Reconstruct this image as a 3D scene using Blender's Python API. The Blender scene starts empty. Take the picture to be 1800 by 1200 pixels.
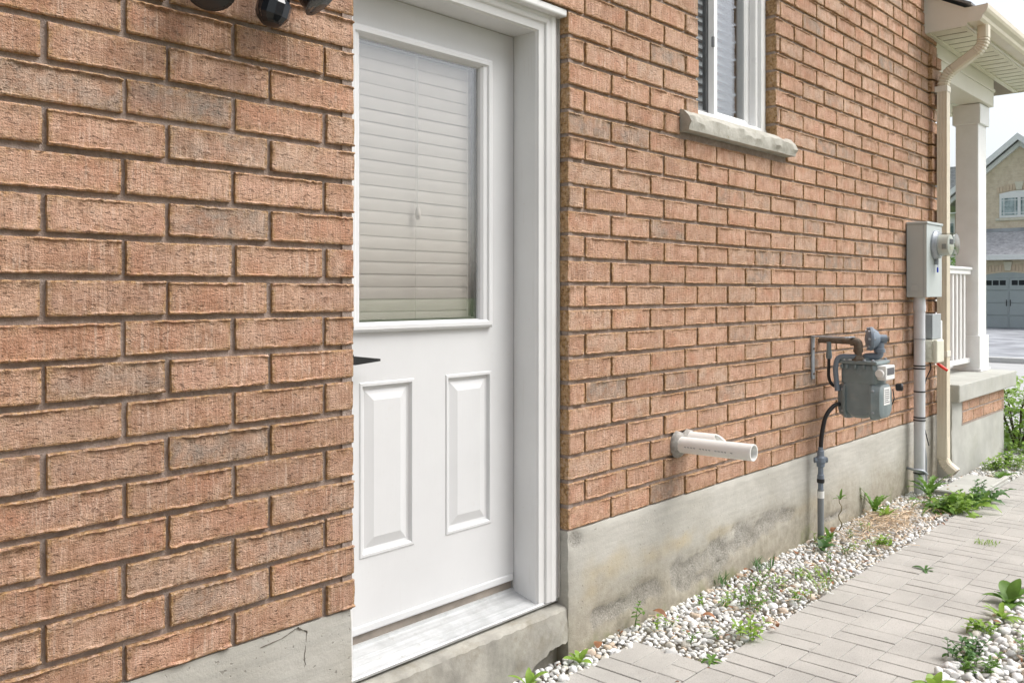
import bpy, bmesh, math, random
import numpy as np
from mathutils import Vector, Matrix, noise
random.seed(7); np.random.seed(7)
SC = bpy.context.scene; COL = SC.collection
R = math.radians

# ------------------------------------------------------------------ camera, sky, sun, exposure
cam = bpy.data.cameras.new('camera'); cam_o = bpy.data.objects.new('camera', cam); COL.objects.link(cam_o)
cam.sensor_width = 36; cam.lens = 31.6; cam.shift_y = -87/1800; cam.clip_start = .05; cam.clip_end = 500
cam_o.location = (0, -2.0, 1.30); cam_o.rotation_euler = (R(90), 0, R(41.947-90))
SC.camera = cam_o
SUN_EL, SUN_AZ = 54, 52           # azimuth measured from +X towards -Y
W = bpy.data.worlds.new('World'); SC.world = W; W.use_nodes = True
wn = W.node_tree.nodes; wl = W.node_tree.links; wn.clear()
sky = wn.new('ShaderNodeTexSky'); sky.sky_type = 'NISHITA'; sky.sun_disc = False
sky.sun_elevation = R(SUN_EL); sky.sun_rotation = R(90+SUN_AZ)
sky.air_density = 1.0; sky.dust_density = 4.0; sky.ozone_density = 1.0
hs = wn.new('ShaderNodeHueSaturation'); hs.inputs['Saturation'].default_value = .36
bg = wn.new('ShaderNodeBackground'); bg.inputs['Strength'].default_value = .15
wo = wn.new('ShaderNodeOutputWorld')
wl.new(sky.outputs[0], hs.inputs['Color']); wl.new(hs.outputs[0], bg.inputs['Color']); wl.new(bg.outputs[0], wo.inputs[0])
sun = bpy.data.lights.new('sun', 'SUN'); sun.energy = 1.35; sun.angle = R(40); sun.color = (1, .985, .955)
sun_o = bpy.data.objects.new('sun', sun); COL.objects.link(sun_o)
_sd = Vector((math.cos(R(SUN_EL))*math.cos(R(SUN_AZ)), -math.cos(R(SUN_EL))*math.sin(R(SUN_AZ)), math.sin(R(SUN_EL))))
sun_o.rotation_euler = _sd.to_track_quat('Z', 'Y').to_euler(); sun_o.location = (4, -6, 9)
vs = SC.view_settings; vs.view_transform = 'Standard'; vs.look = 'None'; vs.gamma = 1; vs.exposure = 0.76
vs.use_curve_mapping = False
SC.render.engine = 'CYCLES'

# ------------------------------------------------------------------ materials
MATS = {}
class N:
    """small node-graph helper"""
    def __init__(s, name):
        s.m = bpy.data.materials.new(name); s.m.use_nodes = True; s.t = s.m.node_tree
        s.b = s.t.nodes['Principled BSDF']; s.out = s.t.nodes['Material Output']
        MATS[name] = s.m
    def n(s, typ, **kw):
        o = s.t.nodes.new('ShaderNode'+typ)
        for k, v in kw.items():
            if k in o.inputs.keys() if hasattr(o, 'inputs') else False: o.inputs[k].default_value = v
            else: setattr(o, k, v)
        return o
    def l(s, a, b): s.t.links.new(a, b)
    def put(s, inp, v):
        if hasattr(v, 'links') or isinstance(v, bpy.types.NodeSocket): s.l(v, inp)
        else: inp.default_value = v
    def coord(s, kind='Object', scale=(1, 1, 1), offset=None):
        tc = s.n('TexCoord'); mp = s.n('Mapping'); src = tc.outputs[kind]
        if kind == 'Position': pass
        if offset is not None:
            va = s.n('VectorMath', operation='ADD'); s.l(src, va.inputs[0]); s.l(offset, va.inputs[1]); src = va.outputs[0]
        s.l(src, mp.inputs['Vector']); mp.inputs['Scale'].default_value = scale
        return mp.outputs[0]
    def pos(s, scale=(1, 1, 1), offset=None):
        g = s.n('NewGeometry'); mp = s.n('Mapping'); src = g.outputs['Position']
        if offset is not None:
            va = s.n('VectorMath', operation='ADD'); s.l(src, va.inputs[0]); s.l(offset, va.inputs[1]); src = va.outputs[0]
        s.l(src, mp.inputs['Vector']); mp.inputs['Scale'].default_value = scale
        return mp.outputs[0]
    def noise(s, vec, scale=5., detail=4., rough=.55, dist=0.):
        o = s.n('TexNoise'); s.l(vec, o.inputs['Vector'])
        o.inputs['Scale'].default_value = scale; o.inputs['Detail'].default_value = detail
        o.inputs['Roughness'].default_value = rough; o.inputs['Distortion'].default_value = dist
        return o.outputs[0]
    def ramp(s, fac, pts, interp='LINEAR'):
        o = s.n('ValToRGB'); s.l(fac, o.inputs[0]); cr = o.color_ramp; cr.interpolation = interp
        while len(cr.elements) < len(pts): cr.elements.new(.5)
        for e, (p, c) in zip(cr.elements, pts):
            e.position = p; e.color = (c, c, c, 1) if not hasattr(c, '__len__') else (*c, 1)
        return o.outputs[0]
    def mix(s, fac, a, b, mode='MIX'):
        o = s.n('Mix', data_type='RGBA', blend_type=mode)
        s.put(o.inputs[0], fac)
        for i, v in ((6, a), (7, b)):
            if isinstance(v, tuple): o.inputs[i].default_value = (*v, 1)
            else: s.l(v, o.inputs[i])
        return o.outputs[2]
    def math(s, op, a, b=0.):
        o = s.n('Math', operation=op); s.put(o.inputs[0], a); s.put(o.inputs[1], b); return o.outputs[0]
    def attr(s, name, typ='GEOMETRY'):
        o = s.n('Attribute', attribute_name=name, attribute_type=typ); return o
    def bump(s, h, strength=.3, dist=.005, normal=None):
        o = s.n('Bump'); s.l(h, o.inputs['Height']); o.inputs['Strength'].default_value = strength
        o.inputs['Distance'].default_value = dist
        if normal is not None: s.l(normal, o.inputs['Normal'])
        s.l(o.outputs[0], s.b.inputs['Normal']); return o.outputs[0]
    def base(s, c): s.put(s.b.inputs['Base Color'], (*c, 1) if isinstance(c, tuple) else c)
    def rough(s, r): s.put(s.b.inputs['Roughness'], r)

def simple(name, col, rough=.5, metal=0., var=.12, vscale=9., bump=.0, bscale=60., dirt=None, dscale=3.):
    m = N(name); p = m.pos()
    nz = m.noise(p, vscale, 5, .6)
    lo = tuple(c*(1-var) for c in col); hi = tuple(min(1, c*(1+var)) for c in col)
    c = m.ramp(nz, [(.3, lo), (.7, hi)])
    if dirt:
        d = m.ramp(m.noise(p, dscale, 7, .7), [(.52, 0.), (.74, 1.)])
        c = m.mix(m.math('MULTIPLY', d, dirt[1]), c, dirt[0])
    m.base(c); m.rough(m.ramp(m.noise(p, vscale*2.3, 3), [(.3, max(.02, rough-.08)), (.7, min(1, rough+.1))]))
    m.b.inputs['Metallic'].default_value = metal
    if bump: m.bump(m.noise(p, bscale, 4, .6), bump, .003)
    return m.m

def brick_material(name, joined):
    m = N(name)
    if joined:
        rnd = m.attr('tint').outputs['Fac']; 
    else:
        rnd = m.n('ObjectInfo').outputs['Random']
    off = m.n('CombineXYZ'); m.l(m.math('MULTIPLY', rnd, 91.), off.inputs[0]); m.l(m.math('MULTIPLY', rnd, 37.), off.inputs[2])
    P = lambda sc: m.pos(sc, off.outputs[0])
    body = m.ramp(rnd, [(0, (0.492, 0.286, 0.194)), (.13, (0.557, 0.352, 0.254)), (.27, (0.448, 0.257, 0.175)), (.40, (0.547, 0.315, 0.215)), (.52, (0.522, 0.362, 0.271)),
                        (.62, (0.581, 0.341, 0.243)), (.76, (0.492, 0.299, 0.215)), (.87, (0.379, 0.284, 0.226)), (.945, (0.286, 0.236, 0.198))], 'CONSTANT')
    blotch = m.noise(P((1, 1, 1)), 14, 4, .6, .6)
    c = m.mix(m.ramp(blotch, [(.42, 0.), (.64, .7)]), body, (.64, .41, .29))
    c = m.mix(m.ramp(m.noise(P((1, 1, 1)), 9, 3, .5), [(.50, 0.), (.70, .6)]), c, (.48, .20, .11))
    streak = m.noise(P((120, 20, 6)), 1., 5, .7, .4); smod = m.ramp(m.noise(P((1, 1, 1)), 11, 3, .6), [(.4, .25), (.62, 1.)])
    c = m.mix(m.math('MULTIPLY', smod, m.ramp(streak, [(.50, 0.), (.62, .75)])), c, (.72, .535, .425))
    c = m.mix(m.math('MULTIPLY', smod, m.ramp(streak, [(.32, .85), (.46, 0.)])), c, (.26, .155, .10))
    pits = m.noise(P((70, 70, 150)), 1., 3, .55)
    c = m.mix(m.ramp(pits, [(.30, .55), (.39, 0.)]), c, (.17, .10, .065))
    wear = m.noise(P((1, 1, 1)), 26, 4, .65)
    c = m.mix(m.ramp(wear, [(.58, 0.), (.74, .4)]), c, (.30, .22, .165))
    grit = m.noise(P((1, 1, 1)), 330, 2, .6)
    c = m.mix(m.ramp(grit, [(.32, .55), (.45, 0.)]), c, (.22, .13, .085))
    c = m.mix(m.ramp(grit, [(.60, 0.), (.72, .5)]), c, (.72, .60, .50))
    big = m.noise(m.pos(), 1.7, 5, .6); c = m.mix(m.ramp(m.noise(P((1, 1, 1)), 20, 5, .7), [(.38, .55), (.52, 0.)]), c, (.335, .17, .095))
    c = m.mix(m.ramp(big, [(.35, .30), (.55, 0.)]), c, (.30, .205, .15)); c = m.mix(m.ramp(big, [(.50, 0.), (.72, .30)]), c, (.74, .50, .375))
    # ochre slip on the ends and along the arrises
    g = m.n('NewGeometry'); sx = m.n('SeparateXYZ'); m.l(g.outputs['True Normal'], sx.inputs[0])
    end = m.ramp(m.math('MULTIPLY', sx.outputs[0], -1.), [(.35, 0.), (.75, .75)])
    och = m.ramp(m.noise(P((1, 1, 1)), 60, 4, .65), [(.3, (.40, .24, .12)), (.5, (.55, .35, .18)), (.7, (.60, .43, .26))])
    c = m.mix(end, c, och)
    ed = m.attr('edge').outputs['Fac']
    edm = m.math('MULTIPLY', ed, m.ramp(m.noise(P((1, 1, 1)), 45, 4, .7), [(.34, 0.), (.55, .9)]))
    c = m.mix(edm, c, m.ramp(m.noise(P((1, 1, 1)), 80, 2), [(.35, (.20, .115, .06)), (.5, (.43, .26, .11)), (.65, (.52, .37, .26))]))
    m.base(c); m.rough(.9); m.b.inputs['Specular IOR Level'].default_value = .2
    h = m.math('ADD', m.math('MULTIPLY', m.noise(P((130, 60, 16)), 1., 4, .65), .7), m.math('MULTIPLY', grit, .6))
    crk = m.noise(P((60, 60, 190)), 1., 3, .6)
    h = m.math('ADD', h, m.math('MULTIPLY', crk, .7))
    h = m.math('SUBTRACT', h, m.math('MULTIPLY', m.ramp(pits, [(.30, 1.), (.40, 0.)]), .6))
    m.bump(h, 1., .006)
    return m.m

def build_materials():
    brick_material('brick', False); brick_material('brick_far', True)
    m = N('mortar'); p = m.pos()
    m.base(m.ramp(m.noise(p, 40, 6, .7), [(.3, (.27, .205, .17)), (.55, (.37, .295, .255)), (.75, (.47, .395, .35))])); m.rough(.95)
    m.bump(m.noise(p, 130, 5, .7), .9, .006)
    # poured concrete of the foundation
    m = N('foundation_concrete'); p = m.pos(); sep = m.n('SeparateXYZ'); m.l(p, sep.inputs[0])
    big = m.noise(p, 2.3, 6, .6, .3); c = m.ramp(big, [(.3, (.39, .375, .33)), (.55, (.475, .46, .415)), (.75, (.52, .505, .46))])
    trow = m.noise(m.pos((6, 6, 55)), 1., 4, .6); c = m.mix(m.ramp(trow, [(.4, .28), (.6, 0.)]), c, (.30, .29, .265))
    st = m.attr('stain').outputs['Fac']
    c = m.mix(m.math('MULTIPLY', st, m.ramp(m.noise(p, 6, 5, .6), [(.3, .35), (.7, 1.)])), c, (.44, .375, .255))
    lowz = m.math('ADD', sep.outputs[2], m.math('MULTIPLY', m.math('SUBTRACT', m.noise(p, 3.5, 5, .6), .5), .34))
    dirt = m.ramp(lowz, [(0., .92), (.13, .68), (.31, .0)])
    c = m.mix(dirt, c, m.ramp(m.noise(p, 22, 5, .7), [(.35, (.235, .205, .15)), (.65, (.37, .335, .26))]))
    moss = m.math('MULTIPLY', m.ramp(lowz, [(.0, 1.), (.06, 0.)]), m.ramp(m.noise(p, 5, 4, .6), [(.5, 0.), (.65, .8)]))
    c = m.mix(moss, c, (.16, .18, .06))
    sp = m.attr('spall').outputs['Fac']
    agg = m.ramp(m.noise(p, 130, 3, .7), [(.36, (.175, .165, .145)), (.5, (.275, .262, .235)), (.64, (.39, .375, .34))])
    c = m.mix(m.ramp(sp, [(.25, 0.), (.6, .62)]), c, agg)
    pit = m.ramp(m.noise(p, 75, 2, .5), [(.27, 1.), (.31, 0.)])
    c = m.mix(m.math('MULTIPLY', pit, .45), c, (.16, .145, .12))
    m.base(c); m.rough(.93)
    h = m.math('ADD', m.math('MULTIPLY', m.noise(p, 25, 6, .65), .6), m.math('MULTIPLY', m.noise(p, 150, 3, .7), m.math('ADD', m.math('MULTIPLY', sp, 1.2), .22)))
    m.bump(m.math('SUBTRACT', h, m.math('MULTIPLY', pit, .3)), .6, .007)
    simple('step_concrete', (.35, .335, .295), .92, var=.3, vscale=9, bump=.7, bscale=50, dirt=((.20, .175, .125), .9), dscale=5)
    simple('porch_concrete', (.42, .42, .385), .9, var=.14, vscale=4, bump=.35, bscale=45, dirt=((.30, .29, .23), .45), dscale=5)
    simple('crack', (.13, .115, .095), .95)
    # painted joinery: slightly uneven white, grubby towards the sheltered lines
    m = N('white_paint'); p = m.pos()
    c = m.ramp(m.noise(p, 3.1, 5, .6), [(.3, (.635, .64, .648)), (.7, (.68, .686, .694))])
    c = m.mix(m.ramp(m.noise(p, 34, 6, .75), [(.62, 0.), (.78, .40)]), c, (.54, .50, .45))
    c = m.mix(m.ramp(m.noise(m.pos((25, 25, 2.0)), 1., 5, .7), [(.62, 0.), (.8, .16)]), c, (.52, .50, .46))
    m.base(c); m.rough(m.ramp(m.noise(p, 12, 4), [(.3, .38), (.7, .55)])); m.bump(m.noise(m.pos((140, 140, 14)), 1., 3), .10, .0015)
    m = N('frame_paint'); p = m.pos()
    c = m.ramp(m.noise(p, 4, 5, .6), [(.3, (.70, .70, .695)), (.7, (.755, .755, .75))])
    c = m.mix(m.ramp(m.noise(p, 48, 6, .78), [(.66, 0.), (.76, .8)]), c, (.47, .36, .27))
    c = m.mix(m.ramp(m.noise(m.pos((60, 60, 4)), 1., 5, .7), [(.60, 0.), (.8, .35)]), c, (.52, .48, .42))
    m.base(c); m.rough(.5); m.bump(m.noise(m.pos((160, 160, 12)), 1., 4), .25, .002)
    simple('mortar_patch', (.33, .315, .29), .95, var=.3, vscale=40, bump=.9, bscale=90)
    simple('spacer', (.13, .135, .115), .6)
    simple('mouth_shade', (.035, .03, .028), .9)
    simple('caulk', (.50, .48, .45), .8, bump=.4, bscale=90)
    m = N('brushed_sill'); p = m.pos()
    c = m.ramp(m.noise(m.pos((2.2, 90, 90)), 1., 5, .6), [(.3, (.47, .48, .485)), (.7, (.64, .65, .655))])
    c = m.mix(m.ramp(m.noise(p, 9, 6, .72), [(.45, 0.), (.66, .8)]), c, (.40, .41, .41))
    c = m.mix(m.ramp(m.noise(p, 26, 6, .75), [(.60, 0.), (.72, .5)]), c, (.26, .235, .19))
    m.base(c); m.rough(.42); m.b.inputs['Metallic'].default_value = .25
    simple('sweep', (.27, .235, .20), .85, var=.3)
    simple('vinyl', (.80, .80, .795), .35, var=.03)
    simple('grey_vinyl', (.23, .235, .24), .45, var=.1)
    simple('blind', (.51, .475, .43), .55, var=.04)
    simple('blind_grey', (.30, .325, .34), .55, var=.05)
    simple('cord', (.62, .60, .56), .7)
    simple('room', (.10, .095, .09), .9)
    m = N('glass')                                   # a real pane: clear, with mirror reflections rising with angle
    tr = m.n('BsdfTransparent'); tr.inputs[0].default_value = (.93, .93, .925, 1)
    gl = m.n('BsdfGlossy'); gl.inputs['Roughness'].default_value = .015; gl.inputs['Color'].default_value = (.95, .97, 1, 1)
    lw = m.n('LayerWeight'); rf = m.math('ADD', .085, m.math('MULTIPLY', m.math('POWER', lw.outputs['Facing'], 4.), .9))
    mx = m.n('MixShader'); m.l(rf, mx.inputs[0]); m.l(tr.outputs[0], mx.inputs[1]); m.l(gl.outputs[0], mx.inputs[2])
    m.l(mx.outputs[0], m.out.inputs[0])
    m = N('meter_glass')
    tr = m.n('BsdfTransparent'); tr.inputs[0].default_value = (.80, .82, .79, 1)
    gl = m.n('BsdfGlossy'); gl.inputs['Roughness'].default_value = .06
    lw = m.n('LayerWeight'); rf = m.math('ADD', .10, m.math('MULTIPLY', m.math('POWER', lw.outputs['Facing'], 4.), .8))
    mx = m.n('MixShader'); m.l(rf, mx.inputs[0]); m.l(tr.outputs[0], mx.inputs[1]); m.l(gl.outputs[0], mx.inputs[2])
    m.l(mx.outputs[0], m.out.inputs[0])
    m = N('far_glass'); p = m.pos()
    m.base(m.ramp(m.noise(p, 2.2, 4, .6), [(.42, (.10, .15, .15)), (.6, (.38, .46, .48))])); m.rough(.08)
    m = N('sill_stone'); p = m.pos()
    c = m.ramp(m.noise(p, 13, 6, .65), [(.3, (.31, .295, .25)), (.6, (.45, .435, .385)), (.8, (.52, .51, .47))])
    c = m.mix(m.ramp(m.noise(p, 30, 5, .7), [(.58, 0.), (.72, .7)]), c, (.27, .24, .16))
    m.base(c); m.rough(.92); m.bump(m.noise(p, 70, 5, .7), .6, .006)
    simple('black_plastic', (.012, .012, .014), .32, var=.2)
    simple('black_lens', (.02, .024, .03), .08, var=.1)
    simple('lamp_lens', (.30, .34, .40), .12, var=.1)
    simple('pvc', (.80, .80, .775), .38, var=.035, dirt=((.60, .56, .47), .25), dscale=9)
    simple('pvc_ink', (.30, .31, .33), .6)
    simple('pvc_grey', (.585, .60, .625), .45, var=.05, dirt=((.42, .42, .42), .3), dscale=6)
    simple('conduit_dark', (.20, .215, .225), .5)
    simple('gas_grey', (.195, .24, .25), .42, var=.12, vscale=14, bump=.08, bscale=120, dirt=((.33, .35, .33), .5), dscale=12)
    simple('regulator_blue', (.17, .21, .26), .45, var=.1, bump=.1, bscale=90)
    simple('rusty_iron', (.155, .125, .095), .7, .3, var=.35, vscale=40, bump=.4, bscale=150, dirt=((.17, .065, .025), .8), dscale=25)
    simple('galvanized', (.36, .385, .42), .45, .35, var=.15, vscale=30)
    simple('rubber', (.014, .014, .015), .45)
    simple('label_white', (.76, .76, .74), .5, var=.04)
    simple('label_ink', (.10, .10, .11), .6)
    simple('enclosure_grey', (.465, .505, .50), .45, var=.04, vscale=3, dirt=((.40, .42, .39), .3), dscale=4)
    simple('box_grey', (.335, .365, .38), .5, var=.05)
    simple('box_beige', (.64, .635, .53), .5, var=.06)
    simple('blue_tag', (.02, .06, .55), .4)
    simple('red_plastic', (.75, .04, .02), .35, var=.05)
    simple('beige_metal', (.665, .60, .475), .42, var=.05, vscale=4, dirt=((.48, .41, .30), .3), dscale=5)
    simple('cream_metal', (.72, .685, .60), .45, var=.03, vscale=2, dirt=((.62, .57, .47), .22), dscale=3)
    simple('soffit_metal', (.70, .665, .53), .5, var=.05, vscale=25, bump=.15, bscale=300)
    simple('groove_shade', (.16, .125, .075), .8)
    simple('porch_white', (.80, .80, .795), .42, var=.03, dirt=((.62, .60, .55), .25), dscale=5)
    simple('shingle', (.21, .215, .225), .95, var=.4, vscale=35, bump=.6, bscale=80)
    # concrete paving units
    m = N('paver'); p = m.pos(); rnd = m.n('ObjectInfo').outputs['Random']
    c = m.ramp(rnd, [(0, (.425, .408, .378)), (.5, (.455, .436, .405)), (1, (.435, .418, .388))])
    c = m.mix(m.ramp(m.noise(p, 3.0, 5, .6), [(.38, .6), (.62, 0.)]), c, (.315, .302, .28))
    sp = m.noise(p, 260, 2, .6)
    c = m.mix(m.ramp(sp, [(.34, .6), (.42, 0.)]), c, (.22, .21, .19)); c = m.mix(m.ramp(sp, [(.60, 0.), (.68, .5)]), c, (.54, .53, .51))
    c = m.mix(m.ramp(m.noise(p, 28, 6, .75), [(.58, 0.), (.74, .6)]), c, (.215, .20, .165))
    m.base(c); m.rough(.93); m.bump(m.math('ADD', m.noise(p, 230, 3, .7), m.math('MULTIPLY', m.noise(p, 40, 4, .6), .5)), .5, .003)
    simple('joint_sand', (.20, .185, .155), .95, var=.4, vscale=60, bump=.4, bscale=120)
    m = N('pebble'); p = m.pos(); t = m.attr('tint').outputs['Fac']
    c = m.ramp(t, [(0, (.70, .70, .69)), (.30, (.80, .80, .795)), (.55, (.64, .635, .61)), (.70, (.66, .63, .56)), (.82, (.50, .495, .48)), (.92, (.50, .40, .30)), (.955, (.33, .325, .32)), (.975, (.60, .48, .38))], 'CONSTANT')
    c = m.mix(m.ramp(m.noise(p, 55, 5, .65), [(.45, 0.), (.72, .45)]), c, (.62, .60, .54))
    m.base(c); m.rough(.75); m.bump(m.noise(p, 95, 5, .65), .5, .004)
    simple('soil', (.27, .24, .19), .97, var=.4, vscale=20, bump=.7, bscale=50)
    for nm, a, b_ in (('leaf_mid', (.075, .16, .022), (.15, .28, .05)), ('leaf_dark', (.04, .105, .025), (.09, .20, .05)), ('leaf_bright', (.15, .28, .03), (.28, .42, .07))):
        m = N(nm); p = m.pos(); m.base(m.ramp(m.noise(p, 26, 4, .6), [(.3, a), (.7, b_)])); m.rough(.5)
        m.b.inputs['Subsurface Weight'].default_value = 0
        tl = m.n('BsdfTranslucent'); tl.inputs[0].default_value = (*[min(1, x*1.3) for x in b_], 1)
        mx = m.n('MixShader'); mx.inputs[0].default_value = .28; m.l(m.b.outputs[0], mx.inputs[1]); m.l(tl.outputs[0], mx.inputs[2]); m.l(mx.outputs[0], m.out.inputs[0])
    simple('stem', (.20, .17, .08), .7, var=.3, vscale=50)
    simple('straw', (.62, .485, .34), .7, var=.35, vscale=40)
    simple('dry_leaf', (.24, .105, .045), .7, var=.4, vscale=40)
    simple('bark', (.085, .06, .04), .95, var=.3, vscale=25, bump=.5)
    m = N('lawn'); p = m.pos(); m.base(m.ramp(m.noise(p, 9, 6, .7), [(.3, (.05, .10, .02)), (.7, (.12, .20, .05))])); m.rough(.95); m.bump(m.noise(p, 60, 4, .7), .8, .03)
    simple('asphalt_drive', (.27, .28, .30), .9, var=.45, vscale=1.1, bump=.3, bscale=40)
    simple('road_concrete', (.40, .40, .395), .9, var=.08, vscale=2, bump=.2, bscale=30)
    simple('kerb', (.50, .50, .485), .9, var=.08)
    # far brickwork (courses a few pixels high) as material
    for nm, cols, mor in (('far_brick_buff', [(.62, .52, .395), (.69, .585, .455), (.53, .43, .32)], (.66, .59, .50)), ('far_brick_red', [(.42, .235, .155), (.50, .29, .195), (.36, .20, .135)], (.30, .26, .23))):
        m = N(nm); g = m.n('NewGeometry'); s3 = m.n('SeparateXYZ'); m.l(g.outputs['Position'], s3.inputs[0]); cb = m.n('CombineXYZ')
        m.l(m.math('ADD', s3.outputs[0], s3.outputs[1]), cb.inputs[0]); m.l(s3.outputs[2], cb.inputs[1])
        bt = m.n('TexBrick'); m.l(cb.outputs[0], bt.inputs['Vector']); bt.inputs['Scale'].default_value = 1
        bt.inputs['Brick Width'].default_value = .267; bt.inputs['Row Height'].default_value = .089; bt.inputs['Mortar Size'].default_value = .006
        bt.inputs['Color1'].default_value = (*cols[0], 1); bt.inputs['Color2'].default_value = (*cols[1], 1); bt.inputs['Mortar'].default_value = (*mor, 1)
        c = m.mix(m.ramp(m.noise(g.outputs['Position'], 6, 4, .6), [(.45, 0.), (.65, .7)]), bt.outputs[0], cols[2]); m.base(c); m.rough(.92)
        m.bump(bt.outputs['Fac'], -.4, .01)
    simple('garage_grey', (.34, .38, .385), .5, var=.05, vscale=2)
    simple('arch_tan', (.60, .48, .36), .9, var=.07, vscale=5)
    simple('far_trim', (.76, .765, .77), .5, var=.04)
    simple('keystone', (.62, .585, .49), .85, var=.1)
    m = N('far_shingle'); g = m.n('NewGeometry'); m.base(m.ramp(m.noise(m.pos((1.2, 5.5, 16)), 1., 4, .7), [(.35, (.30, .295, .305)), (.65, (.52, .515, .525))])); m.rough(.95)
build_materials()

# ------------------------------------------------------------------ geometry helpers
ORI = {}
def org(o): return ORI.get(o.name, Vector((0, 0, 0))) if o else Vector((0, 0, 0))
def tag(o, label=None, cat=None, group=None, kind=None):
    if label: o['label'] = label
    if cat: o['category'] = cat
    if group: o['group'] = group
    if kind: o['kind'] = kind
    return o
def thing(name, loc, label, cat, group=None):
    o = bpy.data.objects.new(name, None); COL.objects.link(o); o.location = loc; o.empty_display_size = .1
    ORI[o.name] = Vector(loc); return tag(o, label, cat, group)
def link(name, me, mat, parent=None, loc=None):
    o = bpy.data.objects.new(name, me); COL.objects.link(o)
    if mat is not None and len(me.materials) == 0: me.materials.append(MATS[mat])
    if parent: o.parent = parent
    if loc is not None:
        o.location = Vector(loc)-org(parent); ORI[o.name] = Vector(loc)
    else: ORI[o.name] = org(parent).copy()
    return o
def obj(name, bm, mat, parent=None, smooth=None, label=None, loc=None):
    """mesh given in world coordinates; smooth = angle in degrees under which edges are shaded smooth"""
    if parent: bmesh.ops.translate(bm, verts=bm.verts, vec=-org(parent))
    elif loc is not None: bmesh.ops.translate(bm, verts=bm.verts, vec=-Vector(loc))
    if smooth:
        for f in bm.faces: f.smooth = True
        for e in bm.edges:
            if len(e.link_faces) == 2: e.smooth = e.calc_face_angle(0) < R(smooth)
    me = bpy.data.meshes.new(name); bm.to_mesh(me); bm.free()
    if parent: o = link(name, me, mat, parent)
    else:
        o = link(name, me, mat)
        if loc is not None: o.location = loc; ORI[o.name] = Vector(loc)
    if label: o['label'] = label
    return o
def nb(): return bmesh.new()
def abox(bm, lo, hi, bev=.0, seg=1):
    r = bmesh.ops.create_cube(bm, size=1.)
    vs_ = r['verts']
    for v in vs_:
        v.co = Vector([lo[i]+(v.co[i]+.5)*(hi[i]-lo[i]) for i in range(3)])
    if bev > 0:
        es = list({e for v in vs_ for e in v.link_edges})
        bmesh.ops.bevel(bm, geom=es, offset=bev, segments=seg, affect='EDGES', profile=.5)
    return bm
def box(name, lo, hi, mat, parent=None, bev=.003, seg=1, label=None, loc=None):
    return obj(name, abox(nb(), lo, hi, bev, seg), mat, parent, label=label, loc=loc)
def ring_sweep(bm, path, ring_fn, cap=True):
    rings = []
    for i, p in enumerate(path):
        rings.append([bm.verts.new(q) for q in ring_fn(i)])
    n = len(rings[0])
    for a, b in zip(rings[:-1], rings[1:]):
        for j in range(n): bm.faces.new((a[j], a[(j+1) % n], b[(j+1) % n], b[j]))
    if cap:
        bm.faces.new(rings[0][::-1]); bm.faces.new(rings[-1])
    return bm
def frames(path):
    P = [Vector(p) for p in path]; T = []
    for i in range(len(P)):
        a = P[max(0, i-1)]; b = P[min(len(P)-1, i+1)]; T.append((b-a).normalized())
    up = Vector((0, 0, 1)) if abs(T[0].z) < .9 else Vector((1, 0, 0))
    u = (up-T[0]*up.dot(T[0])).normalized(); out = []
    for i, t in enumerate(T):
        u = (u-t*u.dot(t)).normalized(); out.append((P[i], u, t.cross(u)))
    return out
def tube(bm, path, r, seg=12, cap=True):
    fr = frames(path); rr = r if hasattr(r, '__len__') else [r]*len(path)
    return ring_sweep(bm, path, lambda i: [fr[i][0]+fr[i][1]*(math.cos(2*math.pi*k/seg)*rr[i])+fr[i][2]*(math.sin(2*math.pi*k/seg)*rr[i]) for k in range(seg)], cap)
def rounded(pts, rad=.03, n=5):
    P = [Vector(p) for p in pts]; out = [P[0]]
    for i in range(1, len(P)-1):
        a = (P[i-1]-P[i]); b = (P[i+1]-P[i]); d = min(rad, a.length*.49, b.length*.49)
        A = P[i]+a.normalized()*d; B = P[i]+b.normalized()*d
        for k in range(n+1):
            t = k/n; out.append(A*(1-t)**2+P[i]*2*t*(1-t)+B*t*t)
    out.append(P[-1]); return out
def lathe(bm, prof, c, axis, seg=24):
    """profile [(radius, along)] turned about axis through c"""
    ax = Vector(axis).normalized(); up = Vector((0, 0, 1)) if abs(ax.z) < .9 else Vector((1, 0, 0))
    u = (up-ax*up.dot(ax)).normalized(); v = ax.cross(u); c = Vector(c)
    rings = [[bm.verts.new(c+ax*a+(u*math.cos(2*math.pi*k/seg)+v*math.sin(2*math.pi*k/seg))*max(r, 1e-4)) for k in range(seg)] for r, a in prof]
    for A, B in zip(rings[:-1], rings[1:]):
        for j in range(seg): bm.faces.new((A[j], A[(j+1) % seg], B[(j+1) % seg], B[j]))
    bm.faces.new(rings[0][::-1]); bm.faces.new(rings[-1]); return bm
def extrude_profile(bm, pts, a, b, mk):
    """closed 2-D profile pts extruded from a to b; mk(t, p) -> 3-D point"""
    A = [bm.verts.new(mk(a, p)) for p in pts]; B = [bm.verts.new(mk(b, p)) for p in pts]; n = len(pts)
    for j in range(n): bm.faces.new((A[j], A[(j+1) % n], B[(j+1) % n], B[j]))
    bm.faces.new(A[::-1]); bm.faces.new(B); bmesh.ops.recalc_face_normals(bm, faces=bm.faces); return bm
def loft_rects(bm, rects, cap=True):
    """nested rectangles (x0, x1, z0, z1, y) facing -y"""
    L = [[bm.verts.new(p) for p in ((x0, y, z0), (x1, y, z0), (x1, y, z1), (x0, y, z1))] for x0, x1, z0, z1, y in rects]
    for A, B in zip(L[:-1], L[1:]):
        for j in range(4): bm.faces.new((A[j], A[(j+1) % 4], B[(j+1) % 4], B[j]))
    if cap: bm.faces.new(L[-1])
    return bm
def rect_inset(r, d, y): return (r[0]+d, r[1]-d, r[2]+d, r[3]-d, y)
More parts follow.
